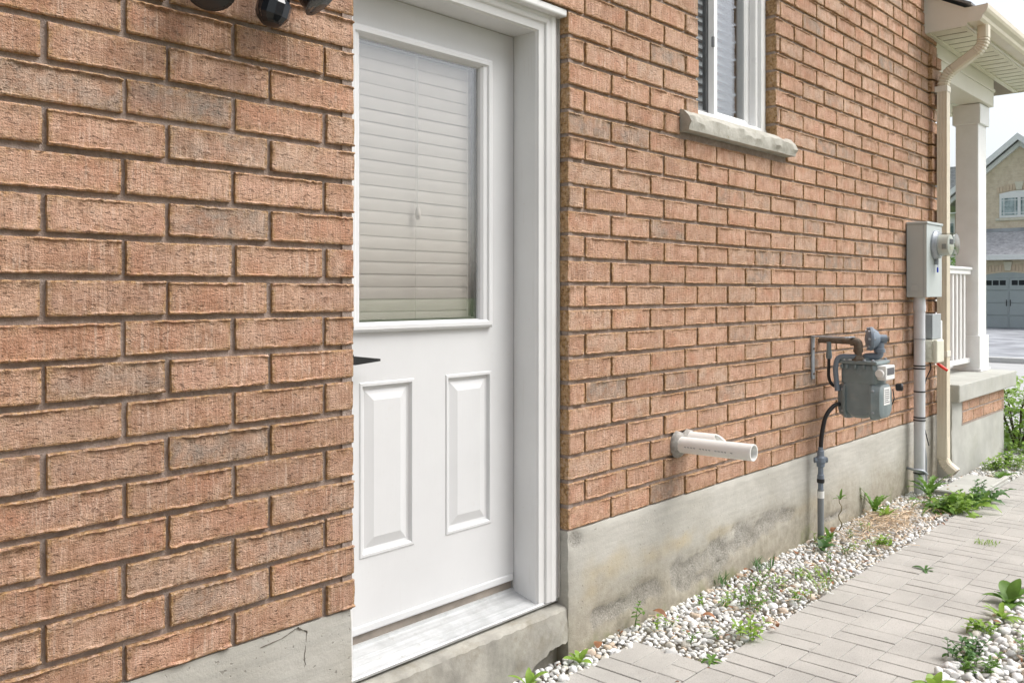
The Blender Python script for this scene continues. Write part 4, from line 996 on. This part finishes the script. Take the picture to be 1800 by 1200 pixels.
def bedz(x, y): return -.018+.010*nz(x*3, y*4, 2)+.018*max(0, 1-abs((y+.2)/.25))
def regA(r):
    while True:
        x, y = r.uniform(2.0, 8.3), r.uniform(-.43, .01)
        if x < 2.8 and y < -.11+.02*nz(x*9, 1): continue
        if 6.08 < x < 6.88 and y < -.14: continue
        if x > XE and y > PY-.02: continue
        return x, y, 1
def regB(r):
    while True:
        x, y = r.uniform(2.2, 7.5), r.uniform(-1.9, -1.035)
        return x, y, 1
sz = lambda r: min(.029, max(.007, r.lognormal(-4.12, .33)))
pebbles('pebbles', regA, 10500, bedz, sz, 'white marble pebbles in the strip between foundation and path', 3.5)
pebbles('pebbles', regB, 7000, lambda x, y: bedz(x, -.2)-.006, lambda r: sz(r)*1.25, 'white pebbles along the outer edge of the paved path', 3.5)

# ------------------------------------------------------------------ weeds, straw, dry leaves
def leaf(bm, base, az, L, w, lift=.6, droop=1.2, lobes=0, n=8, twist=0.):
    """a curved leaf blade with a folded midrib"""
    b = Vector(base); p = b.copy(); ang = lift; prev = None; side = Vector((-math.sin(az), math.cos(az), 0))
    for i in range(n+1):
        t = i/n; wd = w*(math.sin(math.pi*min(1, t*.93+.05))**.8)
        if lobes: wd *= .35+.65*abs(math.sin(t*math.pi*lobes+.4))+.05
        s2 = (side+Vector((0, 0, twist*t))).normalized(); fold = Vector((0, 0, .22*wd))
        cur = (bm.verts.new(p-s2*wd+fold), bm.verts.new(p), bm.verts.new(p+s2*wd+fold))
        if prev:
            bm.faces.new((prev[0], prev[1], cur[1], cur[0])); bm.faces.new((prev[1], prev[2], cur[2], cur[1]))
        prev = cur; d = Vector((math.cos(az)*math.cos(ang), math.sin(az)*math.cos(ang), math.sin(ang))); p = p+d*(L/n); ang -= droop/n
def blade(bm, base, az, L, w, lift, droop, n=5): leaf(bm, base, az, L, w, lift, droop, 0, n)
rw = random.Random(5)
def plant(name, label, cat, group, x, y, z, build, mat='leaf_mid'):
    bm = nb(); build(bm, Vector((x, y, z)))
    o = obj(name, bm, mat, None, 60, loc=(x, y, z)); return tag(o, label, cat, group)
def rosette(n, L, w, lobes=0, lift=.5):
    def f(bm, c):
        for i in range(n):
            leaf(bm, c, 2*math.pi*i/n+rw.uniform(-.4, .4), L*rw.uniform(.6, 1.15), w*rw.uniform(.7, 1.1), lift+rw.uniform(-.25, .45), rw.uniform(.6, 1.5), lobes, 44 if lobes else 8, rw.uniform(-.4, .4))
    return f
def tuft(n, L, spread=.03):
    def f(bm, c):
        for i in range(n): blade(bm, c+Vector((rw.uniform(-spread, spread), rw.uniform(-spread, spread), 0)), rw.uniform(0, 6.28), L*rw.uniform(.5, 1.1), rw.uniform(.0014, .003), rw.uniform(.8, 1.5), rw.uniform(.3, 1.4))
    return f
def sprig(nst, H, lw, spread=.05, nl=9, ll=.03):
    """several thin stems carrying small oval leaves"""
    def f(bm, c):
        for s in range(nst):
            az = rw.uniform(0, 6.28); h = H*rw.uniform(.55, 1.1); lean = rw.uniform(.1, .7); b0 = c+Vector((rw.uniform(-spread, spread), rw.uniform(-spread, spread), 0))*.6; P = []
            for i in range(6):
                t = i/5; P.append(b0+Vector((math.cos(az)*lean*h*t*t, math.sin(az)*lean*h*t*t, h*t*(1-.2*lean*t))))
            tube(bm, P, [.0016*(1-.5*i/5) for i in range(6)], 4)
            for k in range(nl):
                t = .2+.8*k/(nl-1); i = min(4, int(t*5)); q = P[i].lerp(P[i+1], t*5-i)
                leaf(bm, q, az+k*2.4+rw.uniform(-.4, .4), ll*rw.uniform(.6, 1.2), lw*rw.uniform(.7, 1.2), rw.uniform(.0, .8), rw.uniform(.3, 1.1), 0, 5)
    return f
def lushy(n, L, w):
    def f(bm, c):
        for i in range(n):
            b = c+Vector((rw.gauss(0, .05), rw.gauss(0, .045), 0))
            leaf(bm, b, rw.uniform(0, 6.28), L*rw.uniform(.5, 1.2), w*rw.uniform(.6, 1.15), rw.uniform(.5, 1.45), rw.uniform(.8, 2.4), rw.choice([3.3, 4.3, 5.3, 6.3]), 40, rw.uniform(-.9, .9))
        sprig(n//3, L*.75, .010, .09, 8, .04)(bm, c)
    return f
GW = 'small weeds among the pebbles'
W_ = [
 ('sprig_weed', 'thin upright weed growing against the foundation below the brick corner', 2.90, -.035, sprig(2, .15, .009, .01, 6, .035), 'leaf_mid'),
 ('leafy_weed', 'small weed with broad leaves at the end of the door step', 2.50, -.07, rosette(7, .06, .014, 0, .8), 'leaf_bright'),
 ('leafy_weed', 'bright green leaves sprouting below the door step', 2.225, -.075, rosette(6, .085, .016, 0, 1.0), 'leaf_bright'),
 ('leafy_weed', 'small weed in the notch between two paving slabs', 2.825, -.405, rosette(9, .05, .009, 0, .3), 'leaf_mid'),
 ('leafy_weed', 'clumped green weed at the path edge below the long vent pipe', 3.13, -.385, sprig(7, .07, .007, .07, 7, .04), 'leaf_bright'),
 ('grass_tuft', 'dark grass tuft at the foundation below the spalled patch', 3.60, -.02, tuft(26, .07), 'leaf_dark'),
 ('grass_tuft', 'fine grass tuft at the foundation between vent pipes and gas riser', 3.93, -.05, tuft(34, .07, .05), 'leaf_dark'),
 ('sprig_weed', 'thin stemmed weed in the middle of the pebbles beneath the vent pipe', 3.42, -.28, sprig(8, .08, .006, .09, 6, .032), 'leaf_mid'),
 ('sprig_weed', 'loose weed on the pebbles beyond the vent pipe', 3.62, -.20, sprig(7, .10, .005, .08, 7, .026), 'leaf_mid'),
 ('broadleaf_weed', 'broad leaved weed at the foot of the gas riser', 4.40, -.14, rosette(9, .095, .017, 0, .9), 'leaf_dark'),
 ('broadleaf_weed', 'pale weed right behind the gas riser', 4.56, -.11, rosette(6, .10, .015, 0, 1.1), 'leaf_mid'),
 ('tall_grass', 'tall bright grass blades at the path edge before the gas riser', 3.80, -.40, tuft(12, .20, .03), 'leaf_bright'),
 ('lobed_weed', 'upright lobed weed against the foundation left of the conduit', 5.33, -.06, rosette(9, .18, .019, 6.3, 1.25), 'leaf_mid'),
 ('lobed_weed', 'short lobed weed rising out of the straw', 5.27, -.15, rosette(10, .12, .017, 5.3, 1.1), 'leaf_bright'),
 ('lobed_weed', 'sprawling lobed weed clump between conduit and path edge', 5.66, -.30, lushy(20, .15, .024), 'leaf_mid'),
 ('lobed_weed', 'sprawling lobed weed clump reaching over the path edge', 5.72, -.42, lushy(26, .16, .026), 'leaf_bright'),
 ('lobed_weed', 'dense lobed weed clump before the splash block', 5.93, -.40, lushy(22, .15, .024), 'leaf_mid'),
 ('lobed_weed', 'lobed weed trailing over the splash block corner', 6.10, -.45, lushy(20, .17, .024), 'leaf_dark'),
 ('lobed_weed', 'tall lobed leaf rising right beside the thick conduit', 6.0, -.16, rosette(12, .20, .022, 6.3, 1.2), 'leaf_mid'),
 ('sprig_weed', 'low pale weed at the near rim of the straw', 4.68, -.34, sprig(8, .05, .007, .06, 6, .035), 'leaf_bright'),
 ('leafy_weed', 'single rosette weed growing in the path joint', 4.41, -.63, rosette(8, .075, .008, 0, .35), 'leaf_dark'),
 ('grass_tuft', 'mossy grass tuft in the open joint of the path', 5.09, -.72, tuft(60, .025, .05), 'leaf_bright'),
 ('broadleaf_weed', 'glossy broad leaved weed on the outer edge of the path', 4.17, -1.04, rosette(9, .12, .030, 0, .8), 'leaf_mid'),
 ('leafy_weed', 'long leaved weed on the outer path edge next to the glossy one', 3.95, -1.06, rosette(12, .11, .013, 0, .7), 'leaf_bright'),
 ('leafy_weed', 'low moss-like weed at the outer path edge', 3.74, -1.04, sprig(12, .05, .007, .07, 7, .03), 'leaf_bright'),
 ('trailing_weed', 'trailing small-leaved weed creeping onto the outer path edge', 3.45, -1.05, sprig(14, .07, .007, .10, 9, .024), 'leaf_dark'),
 ('trailing_weed', 'trailing small-leaved weed on the outer pebbles', 3.36, -1.13, sprig(12, .06, .007, .10, 9, .022), 'leaf_mid'),
 ('leafy_weed', 'bright pair of large leaves at the outer path edge', 3.10, -1.065, rosette(7, .08, .022, 0, .9), 'leaf_bright'),
 ('sprig_weed', 'dark sprig standing up in the outer pebbles', 3.62, -1.22, sprig(4, .10, .008, .04, 7, .03), 'leaf_mid'),
]
for nm, lab, x, y, fn, mt in W_: plant(nm, lab, 'weed', GW, x, y, .0, fn, mt)
# old stem with a fresh green top
wt = thing('dried_weed', (4.83, -.06, 0), 'twisted dry weed stem with a small green top beyond the riser', 'weed', GW)
bm = nb(); tube(bm, [(4.83+.008*math.sin(i*1.3), -.06+.008*math.cos(i*1.7), i*.022) for i in range(9)], [.004-.0003*i for i in range(9)], 6); obj('stem', bm, 'stem', wt, 60)
bm = nb(); rosette(8, .06, .007, 0, .9)(bm, Vector((4.83, -.06, .17))); obj('leaves', bm, 'leaf_mid', wt, 60)
# weeds along the pebbles in front of the porch
for i in range(16):
    x = 6.9+rw.uniform(0, 1.5); y = -.16-rw.uniform(0, .27)
    plant('porch_weed', 'light green weed in the pebbles along the porch foundation', 'weed', 'weeds along the porch foundation', x, y, 0., rw.choice([sprig(9, .12, .010, .09, 7, .045), rosette(10, .10, .014, 0, .7), sprig(10, .08, .009, .10, 7, .04)]), rw.choice(['leaf_bright', 'leaf_bright', 'leaf_mid']))
for i in range(34):                                       # scattered seedlings
    x, y = rw.uniform(2.85, 5.0), rw.uniform(-.40, -.05)
    plant('seedling', 'tiny green seedling among the white pebbles', 'weed', 'tiny seedlings among the pebbles', x, y, .005, sprig(3, .045, .005, .02, 4, .022), rw.choice(['leaf_bright', 'leaf_mid']))
# garden shrub beyond the porch
sh = thing('garden_shrub', (8.75, -.05, 0), 'leafy bright green garden shrub at the far end of the porch', 'shrub')
bm = nb()
for i in range(9):
    a = i*.7; tube(bm, [(8.75, -.05, -.1), (8.75+.15*math.cos(a), -.05+.15*math.sin(a), .3), (8.75+.33*math.cos(a), -.05+.33*math.sin(a), 0.46+.1*math.sin(i))], [.008, .006, .003], 5)
obj('stems', bm, 'bark', sh)
bm = nb()
for i in range(4200):
    a, r_, z = rw.uniform(0, 6.28), .56*math.sqrt(rw.random()), rw.uniform(-.15, .60)
    if nz(math.cos(a)*r_*7, math.sin(a)*r_*7, z*6) < -.12: continue
    leaf(bm, (8.75+r_*math.cos(a)*1.1, -.05+r_*math.sin(a), z*(1-.3*r_)), rw.uniform(0, 6.28), rw.uniform(.04, .075), rw.uniform(.011, .02), rw.uniform(-.3, .9), rw.uniform(.4, 1.3), 0, 4)
obj('foliage', bm, 'leaf_bright', sh, 60)
# crumbs of dead leaf and bark between the stones
bm = nb()
for i in range(170):
    x, y = rw.uniform(2.4, 6.4), rw.uniform(-.44, -.015) if rw.random() < .7 else rw.uniform(-1.7, -1.04)
    if x < 2.85 and -.42 < y < -.1: continue
    leaf(bm, (x, y, rw.uniform(.008, .022)), rw.uniform(0, 6.28), rw.uniform(.010, .034), rw.uniform(.003, .009), rw.uniform(-.2, .5), rw.uniform(0, 2.), 0, 4, rw.uniform(-1, 1))
tag(obj('leaf_litter', bm, 'dry_leaf'), 'crumbled brown leaf litter scattered between the pebbles', 'leaf litter', kind='stuff')
# straw
bm = nb()
for i in range(430):
    t = rw.random(); x = rw.gauss(5.12, .27); y = rw.gauss(-.20, .085); z = .016+rw.uniform(0, .022)*max(.2, 1-abs(x-5.1)/.6)
    if y > -.02 or y < -.46: continue
    a = rw.gauss(.5, .7); L = rw.uniform(.04, .14); d = Vector((math.cos(a), math.sin(a), rw.uniform(-.1, .12))); p = Vector((x, y, z))
    if (p+d*L/2).y > -.008 or (p-d*L/2).y > -.008: continue
    tube(bm, [p-d*L/2, p+Vector((0, 0, rw.uniform(0, .008))), p+d*L/2], rw.uniform(.0009, .0022), 4)
for i in range(150):
    x, y = rw.uniform(2.5, 6.0), rw.uniform(-.43, -.03); a = rw.uniform(0, 6.28); L = rw.uniform(.015, .06); d = Vector((math.cos(a), math.sin(a), rw.uniform(-.2, .2)))
    if x < 2.85 and y < -.1: continue
    p = Vector((x, y, .026)); 
    if (p+d*L).y > -.008 or (p-d*L).y > -.008: continue
    tube(bm, [p-d*L/2, p+Vector((0, 0, rw.uniform(0, .006))), p+d*L/2], rw.uniform(.0008, .002), 4)
tag(obj('straw', bm, 'straw'), 'dry tan straw lying over the pebbles by the conduit', 'straw', kind='stuff')
for (x, y, lab) in ((3.03, -.03, 'beneath the vent pipe'), (3.75, -.05, 'near the fine grass tuft'), (4.15, -.12, 'near the gas riser'), (4.1, -.25, 'on the pebbles before the gas riser'), (2.58, -.09, 'beside the door step weed'), (4.75, -.06, 'behind the gas riser'), (3.68, -.33, 'near the path edge'), (3.12, -.20, 'on the pebbles at the corner')):
    bm = nb(); a = rw.uniform(0, 6.28); leaf(bm, (x, y, .035), a, rw.uniform(.05, .08), .016, .25, rw.uniform(.5, 1.6), 0, 6, rw.uniform(-.6, .6))
    tag(obj('fallen_leaf', bm, 'dry_leaf', None, 60, loc=(x, y, .03)), 'curled brown fallen leaf lying '+lab, 'leaf', 'fallen leaves on the pebbles')

# ------------------------------------------------------------------ across the street
def far_house(name, X, yc, W_, label, brickmat, zg=-.2):
    return thing(name, (X, yc, zg), label, 'house')
nh = far_house('garage_house', 41, 7.3, 8, 'pale brick house with grey garage door and gabled upper window across the street', 'far_brick_buff')
FX = 41.0; GY = 7.30
bm = nb(); abox(bm, (FX, GY-5, -.2), (FX+9, GY+1.9, 2.75)); obj('garage_wall', bm, 'far_brick_buff', nh)
# upper gabled storey set back
UX = FX+1.1
bm = nb(); out = [(-2.1, 2.75), (2.1, 2.75), (2.1, 5.75), (0, 7.50), (-2.1, 5.75)]
extrude_profile(bm, out, UX, UX+7.5, lambda t, p: Vector((t, GY+p[0], p[1]))); obj('gable_wall', bm, 'far_brick_buff', nh)
bm = nb(); extrude_profile(bm, [(-3.0, 5.16), (0, 7.66), (3.0, 5.16), (3.0, 5.34), (0, 7.86), (-3.0, 5.34)], UX-.45, UX+7.8, lambda t, p: Vector((t, GY+p[0], p[1]))); obj('gable_roof', bm, 'far_shingle', nh)
for s in (-1, 1):
    bm = nb(); extrude_profile(bm, [(0, 7.88), (s*3.02, 5.36), (s*3.02, 5.10), (0, 7.60)], UX-.50, UX-.452, lambda t, p: Vector((t, GY+p[0], p[1]))); obj('rake_board', bm, 'far_trim', nh)
    bm = nb(); extrude_profile(bm, [(0, 7.59), (s*2.8, 5.25), (s*2.8, 5.06), (0, 7.38)], UX-.20, UX-.02, lambda t, p: Vector((t, GY+p[0], p[1]))); obj('soffit_board', bm, 'far_trim', nh)
bm = nb(); extrude_profile(bm, [(-4.9, 5.4), (-1.2, 7.05), (4.9, 7.05), (5.5, 5.4)], UX+2.2, UX+7.7, lambda t, p: Vector((t, GY+p[0], p[1]))); obj('main_roof', bm, 'far_shingle', nh)
# upper window in two casements under a brick arch with a keystone
WY0, WY1, WZ0_, WZ1_ = GY-.72, GY+.78, 4.42, 5.42
wdw = box('window', (UX-.06, WY0, WZ0_), (UX-.004, WY1, WZ1_), 'far_trim', nh, .01)
for a, b in ((WY0+.09, (WY0+WY1)/2-.06), ((WY0+WY1)/2+.06, WY1-.09)):
    pn = box('pane', (UX-.075, a, WZ0_+.10), (UX-.062, b, WZ1_-.18), 'far_glass', wdw, 0)
    for q in (a+.09, b-.09): box('glazing_bar', (UX-.082, q-.012, WZ0_+.10), (UX-.0755, q+.012, WZ1_-.18), 'far_trim', wdw, 0)
    for q in (WZ0_+.19, WZ1_-.27): box('glazing_bar', (UX-.0825, a, q-.012), (UX-.0757, b, q+.012), 'far_trim', wdw, 0)
bm = nb(); o = [(WY0-.05, WZ1_)]+[(WY0-.05+(WY1-WY0+.1)*i/10, WZ1_+.12*math.sin(math.pi*i/10)) for i in range(11)]+[(WY1+.05, WZ1_)]
extrude_profile(bm, o, UX-.05, UX-.003, lambda t, p: Vector((t, p[0], p[1]))); obj('arched_head', bm, 'far_trim', wdw)
bm = nb(); n = 14
for i in range(n):
    t0, t1 = i/n+.006, (i+1)/n-.006; q = lambda t, r_: (WY0-.12+(WY1-WY0+.24)*t, WZ1_+.04+.13*math.sin(math.pi*t)+r_)
    o = [q(t0, .0), q(t1, .0), q(t1, .24), q(t0, .24)]
    b2 = nb(); extrude_profile(b2, o, UX-.03, UX-.001, lambda t, p: Vector((t, p[0], p[1]))); obj('arch_brick', b2, 'arch_tan', nh)
def keystone(x, y, z, h):
    b2 = nb(); extrude_profile(b2, [(y-.10, z), (y+.10, z), (y+.16, z+h), (y-.16, z+h)], x-.09, x-.002, lambda t, p: Vector((t, p[0], p[1]))); obj('keystone', b2, 'keystone', nh)
keystone(UX, GY+.03, WZ1_+.14, .34); box('window_ledge', (UX-.08, WY0-.15, WZ0_-.12), (UX-.001, WY1+.15, WZ0_-.005), 'keystone', nh, .01)
# garage roof skirt, fascia, arch and the carriage door
bm = nb(); extrude_profile(bm, [(FX-.40, 2.72), (FX-.40, 2.80), (UX+.0, 3.86), (UX+.0, 3.70)], GY-5.2, GY+2.1, lambda t, p: Vector((p[0], t, p[1]))); obj('garage_roof', bm, 'far_shingle', nh)
box('flashing', (UX-.05, GY-5, 3.83), (UX-.001, GY+2.1, 3.98), 'asphalt_drive', nh, .0); box('garage_fascia', (FX-.44, GY-5.2, 2.60), (FX-.401, GY+2.1, 2.82), 'far_trim', nh, .01)
DG0, DG1 = GY-1.06, GY+1.42; gd = box('garage_door', (FX-.03, DG0, -.195), (FX-.002, DG1, 1.88), 'garage_grey', nh, .003)
DC = (DG0+DG1)/2
for j in range(4):
    for s in (0, 1):
        a = DG0+.04+s*(DC-DG0-.02); b = a+(DC-DG0)-.08; z0 = -.17+j*.515
        pnl = box('door_section', (FX-.05, a, z0), (FX-.031, b, z0+.49), 'garage_grey', gd, .012)
        if j == 3:
            for q in range(4): w = (b-a-.12)/4; box('pane', (FX-.056, a+.06+q*w+.02, z0+.20), (FX-.0505, a+.06+(q+1)*w-.02, z0+.40), 'black_lens', gd, 0)
for s in (-1, 1): box('handle', (FX-.075, DC+s*.07-.015, .72), (FX-.0505, DC+s*.07+.015, .98), 'black_plastic', gd, .004)
bm = nb(); o = [(DG0-.08, 1.80)]+[(DG0-.08+(DG1-DG0+.16)*i/12, 1.90+.20*math.sin(math.pi*i/12)) for i in range(13)]+[(DG1+.08, 1.80)]
extrude_profile(bm, o, FX-.028, FX-.0015, lambda t, p: Vector((t, p[0], p[1]))); obj('arched_head', bm, 'garage_grey', gd)
for i in range(22):
    t0, t1 = i/22+.004, (i+1)/22-.004; q = lambda t, r_: (DG0-.15+(DG1-DG0+.30)*t, 1.96+.20*math.sin(math.pi*t)+r_)
    b2 = nb(); extrude_profile(b2, [q(t0, 0), q(t1, 0), q(t1, .27), q(t0, .27)], FX-.026, FX-.001, lambda t, p: Vector((t, p[0], p[1]))); obj('arch_brick', b2, 'arch_tan', nh)
keystone(FX, DC+.02, 2.18, .36)
# the next house up the street
h2 = thing('red_brick_house', (55, 16, -.2), 'red brick house seen between downspout and porch column', 'house')
bm = nb(); abox(bm, (55, 10.9, -.2), (64, 13.45, 5.9)); obj('wall', bm, 'far_brick_red', h2); bm = nb(); abox(bm, (54.9, 13.45, -.2), (64, 19, 5.95)); obj('side_wall', bm, 'far_trim', h2)
bm = nb(); extrude_profile(bm, [(10.6, 5.95), (13.3, 6.3), (15.2, 7.6), (19.4, 5.95)], 54.6, 64, lambda t, p: Vector((t, p[0], p[1]))); obj('roof', bm, 'far_shingle', h2)
box('fascia', (54.5, 10.4, 5.72), (54.599, 19.5, 5.96), 'far_trim', h2, 0); wd2 = box('window', (54.85, 13.52, 3.6), (54.899, 13.86, 5.2), 'far_glass', h2, 0)
bm = nb(); tube(bm, [(38, 9.35, -.2), (38, 9.35, 2.4)], [.10, .05], 8)
st = thing('street_tree', (38, 9.35, -.2), 'young green tree behind the porch railing across the street', 'tree'); obj('trunk', bm, 'bark', st)
bm = nb()
for i in range(1800):
    d = Vector((rw.gauss(0, 1), rw.gauss(0, 1), rw.gauss(0, 1))).normalized()*rw.random()**.4
    p = Vector((38+d.x*1.0, 9.35+d.y*.9, 2.2+d.z*1.9))
    if nz(p.x*2, p.y*2, p.z*2) < -.1: continue
    leaf(bm, p, rw.uniform(0, 6.28), .16, .05, rw.uniform(-.6, .8), 1., 0, 3)
obj('crown', bm, 'leaf_mid', st)
# unseen neighbour's house across the passage, added as a shade-caster and sized for it
n3 = thing('unseen_neighbour_house', (1.2, -6, 0), 'unseen brick house across the side passage, sized for the shade it casts', 'house')
bm = nb(); abox(bm, (-1.2, -10, -.2), (3.6, -4.9, 5.2)); obj('wall', bm, 'far_brick_buff', n3)
bm = nb(); extrude_profile(bm, [(-4.5, 5.2), (-7.4, 7.1), (-10.4, 5.2)], -1.5, 3.9, lambda t, p: Vector((t, p[0], p[1]))); obj('roof', bm, 'shingle', n3)
